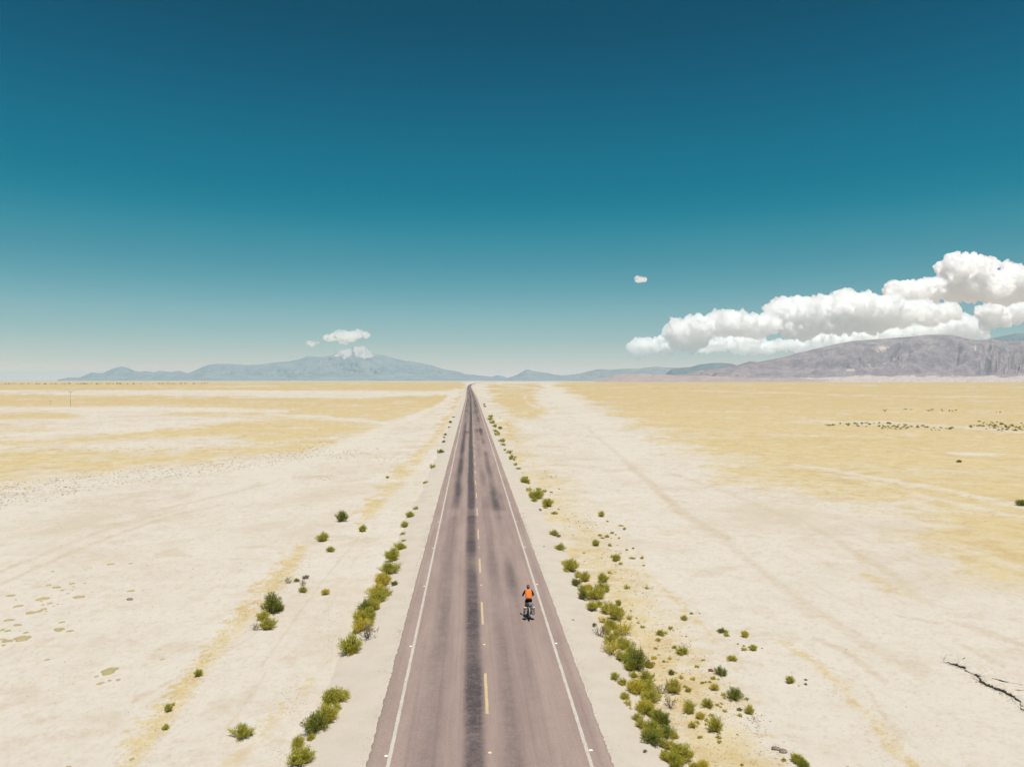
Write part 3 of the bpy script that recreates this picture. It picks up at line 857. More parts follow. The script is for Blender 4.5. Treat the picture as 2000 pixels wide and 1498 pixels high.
# ------------------------------------------------------------------ haze: one closed box of thin air round the camera and the land
HAZE_DENSITY, HAZE_COLOR = 1.9e-5, (0.36, 0.80, 1.0)
def build_haze():
    x0, x1, y0, y1, z0, z1 = -82000., 82000., -82000., 82000., -24., 850.
    v = [(x0, y0, z0), (x1, y0, z0), (x1, y1, z0), (x0, y1, z0), (x0, y0, z1), (x1, y0, z1), (x1, y1, z1), (x0, y1, z1)]
    f = [(0, 3, 2, 1), (4, 5, 6, 7), (0, 1, 5, 4), (1, 2, 6, 5), (2, 3, 7, 6), (3, 0, 4, 7)]
    m = bpy.data.materials.new('thin_air'); m.use_nodes = True
    n = m.node_tree.nodes; n.clear()
    out = n.new('ShaderNodeOutputMaterial'); pv = n.new('ShaderNodeVolumePrincipled')
    pv.inputs['Density'].default_value = HAZE_DENSITY
    pv.inputs['Color'].default_value = (*HAZE_COLOR, 1)
    m.node_tree.links.new(pv.outputs[0], out.inputs['Volume'])
    o = obj('haze', mesh_np('haze', v, f), m); o['kind'] = 'stuff'
build_haze()
# ------------------------------------------------------------------ shrubs
def leaf_material(name, a, b, c):
    k = NM(name, 0.7, 0.15)
    t = k.attr('tone')
    oi = k.n.new('ShaderNodeObjectInfo').outputs['Random']
    col = k.mix(k.ramp(t, 0.0, 0.6), a, b)
    col = k.mix(k.ramp(t, 0.55, 1.0), col, c)
    col = k.mix(k.math('MULTIPLY', oi, 0.3), col, b)
    k.color(col)
    tr = k.n.new('ShaderNodeBsdfTranslucent'); k.l.new(col, tr.inputs['Color'])
    ms = k.n.new('ShaderNodeMixShader'); ms.inputs[0].default_value = 0.42
    out = [n for n in k.n if n.type == 'OUTPUT_MATERIAL'][0]
    k.l.new(k.b.outputs[0], ms.inputs[1]); k.l.new(tr.outputs[0], ms.inputs[2]); k.l.new(ms.outputs[0], out.inputs['Surface'])
    return k.m
LEAF = {
    'g': leaf_material('green_leaves', (0.19, 0.20, 0.035), (0.52, 0.49, 0.08), (0.72, 0.64, 0.11)),
    'o': leaf_material('olive_leaves', (0.30, 0.26, 0.055), (0.60, 0.54, 0.095), (0.76, 0.66, 0.14)),
    'y': leaf_material('yellow_leaves', (0.42, 0.34, 0.055), (0.72, 0.60, 0.09), (0.82, 0.70, 0.16)),
    'd': leaf_material('dark_green_leaves', (0.13, 0.16, 0.035), (0.29, 0.31, 0.06), (0.44, 0.42, 0.09)),
    'b': leaf_material('dry_twigs', (0.16, 0.12, 0.10), (0.30, 0.24, 0.19), (0.40, 0.34, 0.24)),
}
TONE = {'g': 'green', 'o': 'olive', 'y': 'yellowish', 'd': 'dark green', 'b': 'dry brown'}
M_STEM = plain('woody_stem', (0.16, 0.12, 0.085), 0.9, 0.1, 0.3)

def shrub_mesh(seed, n_stem, n_leaf, width=0.5, height=0.78, open_=0.35, size=0.062, lobes=3):
    r = np.random.default_rng(seed)
    lob = [(r.uniform(-0.2, 0.2), r.uniform(-0.2, 0.2), r.uniform(0.7, 1.05)) for _ in range(lobes)]
    V, Fq, T = [], [], []
    sm = MB()
    for i in range(n_stem):
        az, tilt = r.uniform(0, 2 * math.pi), math.radians(78) * r.uniform(0, 1) ** 0.6
        lx, ly, lh = lob[r.integers(lobes)]
        k = r.uniform(0.78, 1.08)
        tip = np.array([lx * 0.8 + width * 0.85 * math.sin(tilt) * math.cos(az) * k, ly * 0.8 + width * 0.85 * math.sin(tilt) * math.sin(az) * k, height * lh * k * (0.28 + 0.72 * math.cos(tilt))])
        base = np.array([lx * 0.5 + r.uniform(-.05, .05), ly * 0.5 + r.uniform(-.05, .05), -0.03])
        mid = base * 0.45 + tip * 0.55 + np.array([0, 0, -0.06])
        if i % 2 == 0:
            sm.tube([base, mid, tip], [0.014, 0.010, 0.004], 4, False)
        tone_s = r.uniform(0, 1)
        q = r.uniform(open_, 1, n_leaf) ** 0.8
        P = ((1 - q) ** 2)[:, None] * base + (2 * q * (1 - q))[:, None] * mid + (q ** 2)[:, None] * tip
        P = P + r.normal(0, 0.042, (n_leaf, 3)) * (0.5 + 0.7 * q[:, None])
        P[:, 2] = np.maximum(P[:, 2], 0.01)
        d = (tip - base) / np.linalg.norm(tip - base)
        D = d * 0.7 + np.array([0, 0, 0.5]) + r.normal(0, 0.4, (n_leaf, 3)); D /= np.linalg.norm(D, axis=1)[:, None]
        S = np.cross(D, r.normal(0, 1, (n_leaf, 3))); S /= np.linalg.norm(S, axis=1)[:, None]
        L = size * r.uniform(0.6, 1.2, (n_leaf, 1)); W = L * 0.42
        n0 = len(V) * 0 + sum(len(a) for a in V)
        quad = np.stack([P - D * L / 2, P + S * W / 2, P + D * L / 2, P - S * W / 2], 1).reshape(-1, 3)
        V.append(quad)
        Fq.append(np.arange(n_leaf * 4).reshape(-1, 4) + n0)
        tt = np.clip(tone_s * 0.55 + 0.25 * r.uniform(0, 1, n_leaf) + 0.25 * (q > 0.8), 0, 1)
        T.append(np.repeat(tt, 4))
    me = mesh_np('foliage', np.concatenate(V), np.concatenate(Fq))
    attr(me, 'tone', np.concatenate(T))
    ms = bpy.data.meshes.new('stems'); ms.from_pydata(sm.v, [], sm.f); ms.materials.append(M_STEM)
    me.materials.append(LEAF['g'])
    return me, ms
DENSE = [shrub_mesh(300 + i, 60, 72, height=0.72 + 0.05 * (i % 3), lobes=2 + i % 4) for i in range(8)]
SPARSE = [shrub_mesh(340 + i, 34, 40, height=0.85, open_=0.4, lobes=3) for i in range(4)]
DRY = [shrub_mesh(360 + i, 24, 14, height=0.8, open_=0.45, size=0.07, lobes=2) for i in range(2)]
SMALL = [shrub_mesh(370 + i, 16, 26, height=0.6, size=0.15, lobes=2)[0] for i in range(5)]

SHRUBS = '''
585 1496 42 g;583 1462 24 o;617 1437 40 d;608 1446 16 o;638 1415 40 o;646 1380 34 g;660 1374 32 o;473 1442 34 g;389 1321 15 g;336 1378 10 o;327 1390 14 g;324 1424 14 o
684 1283 38 g;718 1252 34 b;708 1236 26 y;695 1239 14 g;708 1219 30 o;700 1213 20 y;724 1211 22 g;714 1198 26 d;732 1193 22 o;738 1180 28 g;734 1166 26 y;749 1168 20 o;748 1147 28 y;762 1122 28 g;780 1110 9 g;771 1143 13 d;636 1162 15 y;592 1157 15 g;592 1145 14 b;577 1137 12 d;562 1140 14 b;597 1131 12 b
528 1201 38 d;545 1194 18 d;513 1213 24 o;522 1232 28 g;500 1232 17 b
843 915 12 g;832 944 9 g;757 934 8 g;668 1021 22 d;709 1039 15 g;811 996 10 g;801 1011 14 g;789 1030 14 g;785 1045 10 g;788 1058 9 o;781 1075 17 g;772 1083 15 y;759 1087 13 o;765 1099 24 g;646 1078 14 g;629 1058 20 g
886 815 4 d;880 826 6 d;877 835 4 d;870 850 5 d;868 855 4 d;867 864 7 d;858 886 12 d
956 815 7 g;958 821 8 g;962 828 10 g;967 835 10 g;976 838 8 g;968 844 7 g;971 851 10 g;979 864 10 g;982 870 7 g;987 880 5 g;993 886 9 g;1001 899 12 g;1006 909 8 g;1013 917 10 g;946 790 4 g;947 795 5 g;976 817 3 o
1025 944 15 g;1029 934 8 g;1031 945 8 g;1030 960 12 y;1037 968 11 g;1050 959 12 g;1063 962 12 o;1048 976 20 g;1044 981 13 g;1068 991 20 g;1065 993 8 g;1084 1005 12 g;1092 995 5 g;1056 997 6 b
1083 1047 14 g;1091 1049 9 b;1094 1076 18 g;1063 1067 3 g;1140 1080 5 g;1176 1010 13 o;1186 1019 5 o;1212 1028 9 y;1220 1035 8 o;1194 1042 8 g;1172 1047 8 g;1185 1050 9 o;1177 1052 8 o;1202 1045 5 y;1208 1052 6 y;1164 1067 14 g;1192 1067 9 g;1224 1075 8 g;1237 1072 6 g;1195 1089 10 g;1203 1096 15 g;1212 1103 8 g;1234 1092 11 g;1255 1092 9 y;1256 1105 6 o;1190 1120 9 o;1092 955 4 o
1116 1117 26 o;1102 1104 13 y;1107 1118 11 g;1124 1144 17 d;1140 1137 21 o;1176 1138 19 g;1176 1157 20 g;1138 1156 15 g;1150 1153 16 y;1166 1173 27 o;1138 1171 17 d;1156 1192 21 g;1207 1183 13 g;1224 1150 12 o;1264 1150 8 g;1189 1199 23 o;1206 1213 29 o;1216 1195 9 g;1232 1193 5 g;1230 1211 14 y;1246 1217 7 o;1244 1207 4 g;1257 1227 10 o;1179 1217 17 y;1190 1228 19 g;1160 1222 11 d;1176 1243 25 b;1218 1244 33 y;1202 1247 15 g;1194 1258 20 o;1217 1268 25 o;1197 1281 33 y;1238 1264 15 b;1225 1296 25 g;1248 1311 40 d;1268 1304 15 o;1212 1288 18 o
1337 1211 13 o;1351 1199 7 d;1308 1229 10 g;1315 1231 4 g;1291 1241 14 g;1285 1252 12 g;1302 1238 6 o;1280 1267 8 o;1286 1261 4 y;1319 1267 11 g;1333 1279 19 g;1308 1287 8 y;1277 1288 11 y;1286 1279 6 y;1295 1293 8 o;1304 1293 5 o;1119 1211 5 o
1202 1328 16 g;1216 1338 15 o;1220 1367 19 o;1237 1323 15 g;1260 1336 25 g;1252 1345 20 y;1244 1358 30 y;1264 1357 28 o;1272 1371 27 o;1262 1398 26 g;1254 1392 24 y;1246 1408 17 o;1251 1420 19 o;1294 1420 30 d;1283 1410 24 o;1272 1433 28 g;1303 1441 25 d;1272 1453 27 d;1316 1443 17 o;1292 1456 17 g;1232 1384 7 y
1333 1490 37 o;1320 1478 26 g;1300 1477 15 o;1300 1485 18 g;1318 1498 29 g;1372 1501 20 y;1355 1501 15 o;1310 1318 13 d;1321 1314 4 o;1361 1303 9 o;1374 1290 8 g;1407 1320 18 d;1429 1291 15 o;1330 1325 10 y;1355 1328 10 y;1371 1335 9 o;1391 1326 11 o;1379 1332 6 o;1386 1333 7 o;1402 1327 6 y;1386 1344 7 y;1397 1348 15 y;1290 1357 23 b;1319 1355 26 o;1339 1342 9 g;1345 1351 13 o;1309 1385 24 b;1344 1392 22 o;1381 1382 18 g;1415 1359 10 o;1415 1364 7 o;1438 1369 29 d;1457 1366 9 g;1427 1369 8 g;1402 1378 8 o;1409 1374 7 g;1409 1382 6 y;1417 1391 9 y;1444 1388 11 d;1444 1399 10 o;1464 1394 18 o;1369 1404 17 y;1387 1398 11 y;1380 1408 9 o;1353 1421 14 o;1362 1412 12 y;1378 1416 8 y;1396 1433 30 o;1404 1442 11 o;1403 1450 10 o;1368 1441 10 o;1439 1434 5 o;1261 1468 9 b;1544 1334 15 g;1573 1337 6 b;1560 1339 4 y;1531 1485 11 o;1554 1489 22 g;1565 1493 20 g;1569 1500 17 d;1657 1500 9 g;1449 1494 9 o
1367 1198 4 y;1340 1243 4 o;1410 1236 13 d;1418 1236 11 o;1402 1232 6 g;1420 1244 12 g;1450 1237 7 y;1456 1245 14 y;1441 1258 6 y;1452 1262 6 o;1456 1271 11 o;1471 1270 14 o;1489 1266 4 y;1463 1264 6 o
1875 904 11 d;1993 989 17 d;757 934 4 g
1225 1268 18 o;1232 1282 20 g;1240 1292 16 y;1229 1310 18 g;1236 1350 18 o;1228 1378 16 y;1268 1388 20 y;1278 1442 22 g;1262 1440 18 o;1306 1462 20 o;1310 1490 22 y;1345 1478 16 g;1184 1238 16 y;1198 1230 18 g;1170 1185 14 o;1146 1168 14 y;1130 1128 13 o;742 1173 16 y;722 1224 18 o;628 1422 18 y;655 1392 18 o;755 1135 14 o
'''
_O1 = 'first second third fourth fifth sixth seventh eighth ninth tenth eleventh twelfth thirteenth fourteenth fifteenth sixteenth seventeenth eighteenth nineteenth'.split()
def nth(i):
    """nearest, second nearest, ..."""
    i += 1
    if i == 1: return 'nearest'
    if i < 20: return _O1[i - 1] + ' nearest'
    t = ['twent', 'thirt', 'fort'][i // 10 - 2]
    return (t + 'ieth' if i % 10 == 0 else t + 'y-' + _O1[i % 10 - 1]) + ' nearest'
def shrub_zone(v):
    if v > 1302: return 'well behind the cyclist'
    if v > 1216: return 'just behind the cyclist'
    if v > 1126: return 'level with the cyclist'
    if v > 1030: return 'just ahead of the cyclist'
    if v > 905: return 'well ahead of the cyclist'
    return 'far ahead up the road'
shr = []
for line in SHRUBS.replace('\n', ';').split(';'):
    if line.strip():
        u, v, w, c = line.split()
        shr.append((float(u), float(v), float(w), c))
named = {}
for idx, (u, v, w, c) in enumerate(shr):
    vc = v - 0.16 * w
    x, y, z = place(u, vc)
    k = v - HV
    wid = w * 13.4 / k
    side = x - float(centre(y))
    ws = wid
    size = 'large' if ws > 0.75 else ('medium' if ws > 0.45 else 'small')
    if -8.6 < side < 0: where = 'on the opposite verge'
    elif 0 < side < 8.0: where = "on the cyclist's verge"
    elif side >= 8.0: where = 'on the stony strip'
    else: where = 'on the pale opposite plain'
    r = np.random.default_rng(1000 + idx)
    rot = r.uniform(0, 2 * math.pi)
    s = wid * (1.7 if w < 12.5 and v < 905 and abs(side) < 8.5 else (1.52 if abs(side) < 8.5 else 1.36) if w > 19 else 1.42 if w > 13 else 1.3)
    grp = 'shrubs growing ' + where
    if w < 12.5:
        me = SMALL[idx % 5]
        o = bpy.data.objects.new('shrub', me); COL.objects.link(o)
        root = o; leafo = o
    else:
        fm, sm_ = (DRY[idx % 2] if c == 'b' else (SPARSE[idx % 4] if (c in 'y' and idx % 2) else DENSE[idx % 8]))
        root = bpy.data.objects.new('shrub', None); COL.objects.link(root)
        root.empty_display_size = 0.2
        leafo = bpy.data.objects.new('foliage', fm); COL.objects.link(leafo); leafo.parent = root
        st = bpy.data.objects.new('stems', sm_); COL.objects.link(st); st.parent = root
    leafo.material_slots[0].link = 'OBJECT'; leafo.material_slots[0].material = LEAF[c]
    root.location = (x, y, z - 0.01)
    root.rotation_euler = (0, 0, rot)
    root.scale = (s * r.uniform(0.92, 1.1), s * r.uniform(0.92, 1.1), s * r.uniform(0.72, 0.98))
    lone = {(473, 1442): 'round green shrub standing alone on the bare plain, nearest the camera across the road',
            (1875, 904): 'dark shrub standing alone out on the wide yellow grass plain',
            (1993, 989): 'dark shrub at the photo edge on the yellow grass plain',
            (1438, 1369): 'dense round dark green shrub, darkest and roundest on the stony strip',
            (1544, 1334): 'lone green shrub on pale sand well outside the stony strip',
            (1119, 1211): 'tiny sprig alone on the bare gravel between the road and the shrub row'}.get((u, v))
    key = (size, c, where, shrub_zone(v))
    named.setdefault(key, []).append((y, root, lone, grp))
for key, lst in named.items():
    size, c, where, zone = key
    lst.sort(key=lambda t: t[0])
    n = 0
    many = len([1 for t in lst if not t[2]])
    for (_, root, lone, grp) in lst:
        if lone:
            tag(root, lone, 'shrub', grp); continue
        what = '%s %s shrub %s, %s' % (size, TONE[c], where, zone)
        lab = what if many == 1 else nth(n) + ' ' + what
        n += 1
        tag(root, lab, 'shrub', grp)

# tiny shrubs of the far scattered bands out on the yellow plain
def far_band(boxes, name, seed, w0, w1, leaf='d'):
    r = np.random.default_rng(seed)
    Vs, Fs, T, nv = [], [], [], 0
    for (u0, u1, v0, v1, n) in boxes:
        for i in range(n):
            u, v = r.uniform(u0, u1), r.uniform(v0, v1)
            p = at(u, v, -0.4)
            me = SMALL[r.integers(5)]
            co = np.empty(len(me.vertices) * 3, np.float32); me.vertices.foreach_get('co', co); co = co.reshape(-1, 3)
            fa = np.empty(len(me.polygons) * 4, np.int32); me.polygons.foreach_get('vertices', fa); fa = fa.reshape(-1, 4)
            keep = np.arange(len(fa)) % 2 == 0
            s = r.uniform(w0, w1) * 13.5 / (v - HV)
            Vs.append(co * np.array([s, s, s * r.uniform(0.7, 1.1)]) + np.array([p[0], p[1], p[2] - .03])); Fs.append(fa[keep] + nv); nv += len(co)
            T.append(np.full(len(co), r.uniform(0, .8)))
    me = mesh_np(name, np.concatenate(Vs), np.concatenate(Fs)); attr(me, 'tone', np.concatenate(T))
    o = obj(name, me, LEAF[leaf]); o['kind'] = 'stuff'
far_band([(1607, 1632, 829, 831, 7), (1640, 1652, 826, 828, 3), (1655, 1690, 824, 832, 12), (1690, 1722, 824, 834, 14), (1722, 1750, 826, 838, 24), (1750, 1775, 828, 838, 12), (1778, 1815, 830, 838, 10), (1816, 1862, 834, 840, 14)],
         'distant_shrubs', 51, 4, 7.5)
far_band([(1895, 1920, 822, 836, 10), (1920, 1960, 824, 840, 24), (1955, 2010, 826, 842, 40)],
         'distant_shrubs', 53, 4.5, 8)
far_band([(1722, 1735, 797, 803, 4), (1750, 1782, 798, 800, 6), (1810, 1850, 799, 803, 8), (1850, 1868, 800, 803, 6), (1938, 1955, 803, 805, 3)],
         'distant_shrubs', 57, 3, 5)
far_band([(1275, 1420, 757, 758.6, 26), (1455, 1500, 757.5, 759, 5)],
         'distant_shrubs', 59, 1.2, 2.0)
far_band([(-60, 300, 748.4, 749.4, 90), (300, 415, 748.3, 748.9, 28)], 'distant_scrub', 61, 1.6, 4.2, 'b')

# ------------------------------------------------------------------ flat cushion plants on the bare ground
def cushion_mesh(seed):
    r = np.random.default_rng(seed)
    n, m = 18, 6
    v, f = [(0, 0, 0.075)], []
    ph = r.uniform(0, 6.28, 4)
    for j in range(1, m + 1):
        q = j / m
        for i in range(n):
            a = 2 * math.pi * i / n
            rad = 0.5 * q * (1 + 0.16 * math.sin(2 * a + ph[0]) + 0.12 * math.sin(3 * a + ph[1]) + 0.1 * math.sin(5 * a + ph[2]) + r.uniform(-.05, .05) * q)
            z = 0.075 * (1 - q ** 3) + r.uniform(-.012, .012) * (j < m) - 0.02 * (j == m)
            v.append((rad * math.cos(a), rad * math.sin(a), z))
    for i in range(n): f.append((0, 1 + i, 1 + (i + 1) % n))
    for j in range(m - 1):
        for i in range(n):
            b = 1 + j * n
            f.append((b + i, b + n + i, b + n + (i + 1) % n, b + (i + 1) % n))
    me = bpy.data.meshes.new('cushion_plant'); me.from_pydata(v, [], f)
    for p in me.polygons: p.use_smooth = True
    return me
def cushion_material():
    k = NM('cushion_leaves', 0.9, 0.1)
    oi = k.n.new('ShaderNodeObjectInfo').outputs['Random']
    n = k.noise(9, k.objco(), 4, 0.7)
    c = k.mix(oi, alb(186, 177, 124), alb(206, 184, 144))
    c = k.mix(k.ramp(n, 0.5, 0.75), c, alb(206, 188, 155)); c = k.mix(k.ramp(n, 0.42, 0.25), c, alb(166, 162, 108))
    k.color(c); k.bump(n, 0.5, 0.03)
    return k.m
CUSH = [cushion_mesh(500 + i) for i in range(6)]
mcush = cushion_material()
for me in CUSH: me.materials.append(mcush)
MATS = [(155, 595, 120, 'largest olive cushion plant mat, wide and low near the photo edge'), (415, 532, 85, 'pale yellow-green cushion mat right of the largest mat, alone with a grey one'), (490, 542, 48, 'grey-green small cushion beside the pale yellow-green mat'), (765, 822, 125, 'long reddish brown cushion mat in the separate small group nearer the verge'), (702, 908, 52, 'roundish olive mat, nearest of the small group nearer the verge'), (918, 262, 55, 'tan cushion mat just behind the dark-sided stone on the pale plain'), (550, 305, 80, 'olive mat standing apart between the mat cluster and the dark-sided stone')]
SMATS = [(60, 467, 65), (120, 500, 55), (128, 368, 65), (15, 535, 45), (55, 540, 45), (180, 553, 40), (50, 612, 70), (25, 640, 35), (20, 600, 40), (435, 480, 40), (300, 318, 90), (400, 237, 55), (340, 222, 45), (505, 210, 45), (215, 415, 75), (270, 405, 50), (305, 390, 50), (350, 348, 40), (300, 358, 30), (405, 355, 22), (375, 368, 20), (435, 257, 30), (475, 280, 25), (330, 742, 35), (675, 860, 35), (767, 888, 30), (828, 882, 40), (1133, 740, 32), (75, 295, 60), (775, 75, 50), (915, 70, 32), (922, 1437, 42), (480, 1490, 35), (285, 400, 24), (325, 402, 20), (290, 335, 22), (110, 325, 20), (515, 232, 22), (595, 208, 24), (370, 125, 30)]
SMATS.sort(key=lambda t: -t[1])
for i, (cx, cy, w, lab) in enumerate(MATS + [(a, b, c, nth(i) + ' small flat cushion plant on the pale plain') for i, (a, b, c) in enumerate(SMATS)]):
    u, v, w = cx / 3.583, 1080 + cy / 3.583, w / 3.583
    x, y, z = place(u, v)
    o = bpy.data.objects.new('cushion_plant', CUSH[i % 6]); COL.objects.link(o)
    s = w * 13.5 / (v - HV)
    o.location = (x, y, z - 0.005); o.rotation_euler = (0, 0, i * 1.7); o.scale = (s * 1.05, s * 0.95, s * 1.2 + 0.2)
    tag(o, lab, 'cushion plant', 'cushion plants on the bare plain')

# ------------------------------------------------------------------ rocks
def rock_mesh(name, seed, sx, sy, sz, mat, sub=3):
    import bmesh
    bm = bmesh.new(); bmesh.ops.create_icosphere(bm, subdivisions=sub, radius=1.0)
    P = np.array([v.co[:] for v in bm.verts])
    n = fbm3(P[:, 0] * 1.1 + seed, P[:, 1] * 1.1, P[:, 2] * 1.1, 4, seed)
    P = P * (1 + 0.45 * n)[:, None]
    q = np.sign(P) * np.abs(P) ** 0.85
    for v, p in zip(bm.verts, q): v.co = (p[0] * sx, p[1] * sy, p[2] * sz)
    me = bpy.data.meshes.new(name); bm.to_mesh(me); bm.free()
    me.materials.append(mat)
    return me
def stone_material(name, a, b):
    k = NM(name, 0.9, 0.2)
    n = k.noise(6, k.objco(), 6, 0.7)
    k.color(k.mix(k.ramp(n, 0.35, 0.65), a, b)); k.bump(n, 0.6, 0.03)
    return k.m
m_rock = stone_material('brown_stone', (0.17, 0.125, 0.105), (0.30, 0.235, 0.20))
m_red = stone_material('red_stone', (0.16, 0.075, 0.07), (0.24, 0.12, 0.105))
def rock(u, v, w, mat, seed, label, flat=0.5, ay=0.7):
    x, y, z = place(u, v)
    s = w * 13.5 / (v - HV) / 2
    o = obj('rock', rock_mesh('rock', seed, s, s * ay, s * flat, mat), None, None, (x, y, z + s * flat * 0.35))
    o.rotation_euler = (0, 0, -0.25)
    return tag(o, label, 'rock')
rock(1515, 1462, 18, m_rock, 3, 'flat brown boulder lying on yellow ground at the end of the stony strip', 0.45)
rock(1529, 1467, 16, m_rock, 8, 'smaller brown rock touching the flat boulder on its outer side', 0.5)
rock(1388, 1309, 11, m_red, 5, 'dark red stone among small shrubs on the stony strip', 0.55)
rock(1574, 1327, 6, m_red, 9, 'small dark red stone on pale sand near the lone green shrub', 0.6)
rock(253, 1170, 13, m_rock, 12, 'dark-sided stone on the pale plain near the cushion plants', 0.4)
rock(1276, 1294, 8, m_red, 14, 'small reddish stone close behind the shrubs of the cyclist\'s verge', 0.4)
rock(1077, 961, 6, m_rock, 15, 'brown stone heap far ahead on the outer edge of the stony strip', 0.6)

def scatter_stones():
    r = np.random.default_rng(77)
    ico = [(0, 0, 1), (.9, 0, .1), (.28, .85, .1), (-.72, .53, .1), (-.72, -.53, .1), (.28, -.85, .1), (0, 0, -.4)]
    ff = [(0, 1, 2), (0, 2, 3), (0, 3, 4), (0, 4, 5), (0, 5, 1), (6, 2, 1), (6, 3, 2), (6, 4, 3), (6, 5, 4), (6, 1, 5)]
    ico = np.array(ico); ff = np.array(ff)
    Vs, Fs, T = [], [], []
    def put(u, v, px, tone):
        x, y, z = place(u, v)
        s = px * 13.4 / (v - HV) / 2
        a = r.uniform(0, 6.28); c, q = math.cos(a), math.sin(a)
        P = ico * np.array([s * r.uniform(.7, 1.3), s * r.uniform(.7, 1.3), s * r.uniform(.4, .9)]) * r.uniform(.8, 1.2, (7, 1))
        P = np.stack([P[:, 0] * c - P[:, 1] * q, P[:, 0] * q + P[:, 1] * c, P[:, 2]], -1) + np.array([x, y, z])
        Fs.append(ff + 7 * len(Vs)); Vs.append(P); T.append(np.full(7, tone))
    strip = [(1040, 900), (1130, 1000), (1210, 1060), (1290, 1160), (1350, 1240), (1420, 1330), (1500, 1420), (1580, 1498), (1350, 1498), (1260, 1330), (1200, 1190), (1140, 1080), (1060, 960)]
    n = 0
    while n < 900:
        u, v = r.uniform(1040, 1580), r.uniform(900, 1497)
        m = poly_mask(np.array([u]), np.array([v]), strip, 8)[0]
        if r.uniform() < m:
            put(u, v, r.uniform(0.9, 1.0 + 2.2 * r.uniform() ** 3) * (0.6 + (v - HV) / 900), r.choice([0.1, 0.4, 0.5, 0.6, 0.95], p=[.18, .2, .27, .2, .15])); n += 1
    for (cu, cv, ru, rv, n, px) in [(1474, 1403, 16, 9, 45, 3), (1480, 1420, 10, 12, 20, 2.6), (1148, 1018, 14, 9, 30, 3), (1076, 931, 6, 6, 20, 2.6), (1066, 921, 6, 5, 12, 2.2), (1011, 860, 4, 3, 12, 2.2), (990, 828, 4, 3, 10, 1.6), (995, 842, 5, 4, 10, 1.6), (971, 808, 4, 3, 8, 1.5), (1260, 1160, 8, 8, 25, 2.2), (1345, 1262, 10, 9, 30, 2.6), (1205, 1107, 8, 6, 18, 2.4), (1205, 1210, 20, 10, 0, 2), (1400, 1380, 40, 40, 60, 2.2), (570, 1370, 30, 45, 170, 1.8), (640, 1230, 25, 50, 120, 1.6), (545, 1470, 20, 25, 80, 1.8), (1320, 1440, 30, 40, 70, 2), (1120, 960, 30, 20, 20, 1.6), (860, 830, 12, 22, 12, 1.2), (909, 778, 3, 12, 8, 1.0), (942, 780, 3, 8, 8, 1.2)]:
        for i in range(n):
            put(cu + r.normal(0, ru * .55), cv + r.normal(0, rv * .55), px * r.uniform(.5, 1.3), r.choice([0.05, 0.15, 0.4, 0.6, 0.9]))
    for s in (-1, 1):            # loose chippings along the asphalt edge
        for i in range(420):
            y = r.uniform(24, 75) if i % 3 else r.uniform(24, 40); d = s * (4.27 + abs(r.normal(0, 0.22)))
            x = float(centre(y)) + d
            u, v = project([[x, y, -0.1]]); put(float(u[0]), float(v[0]), r.uniform(0.8, 2.2), r.choice([0.2, 0.5, 0.75, 0.9]))
    me = mesh_np('gravel', np.concatenate(Vs), np.concatenate(Fs)); attr(me, 'tone', np.concatenate(T))
    k = NM('gravel_stone', 0.95, 0.1)
    t = k.attr('tone')
    c = k.mix(k.ramp(t, 0, 0.5), (0.13, 0.09, 0.085), (0.30, 0.235, 0.19)); c = k.mix(k.ramp(t, 0.5, 1.0), c, (0.55, 0.50, 0.45))
    k.color(c)
    o = obj('gravel', me, k.m); o['kind'] = 'stuff'
scatter_stones()

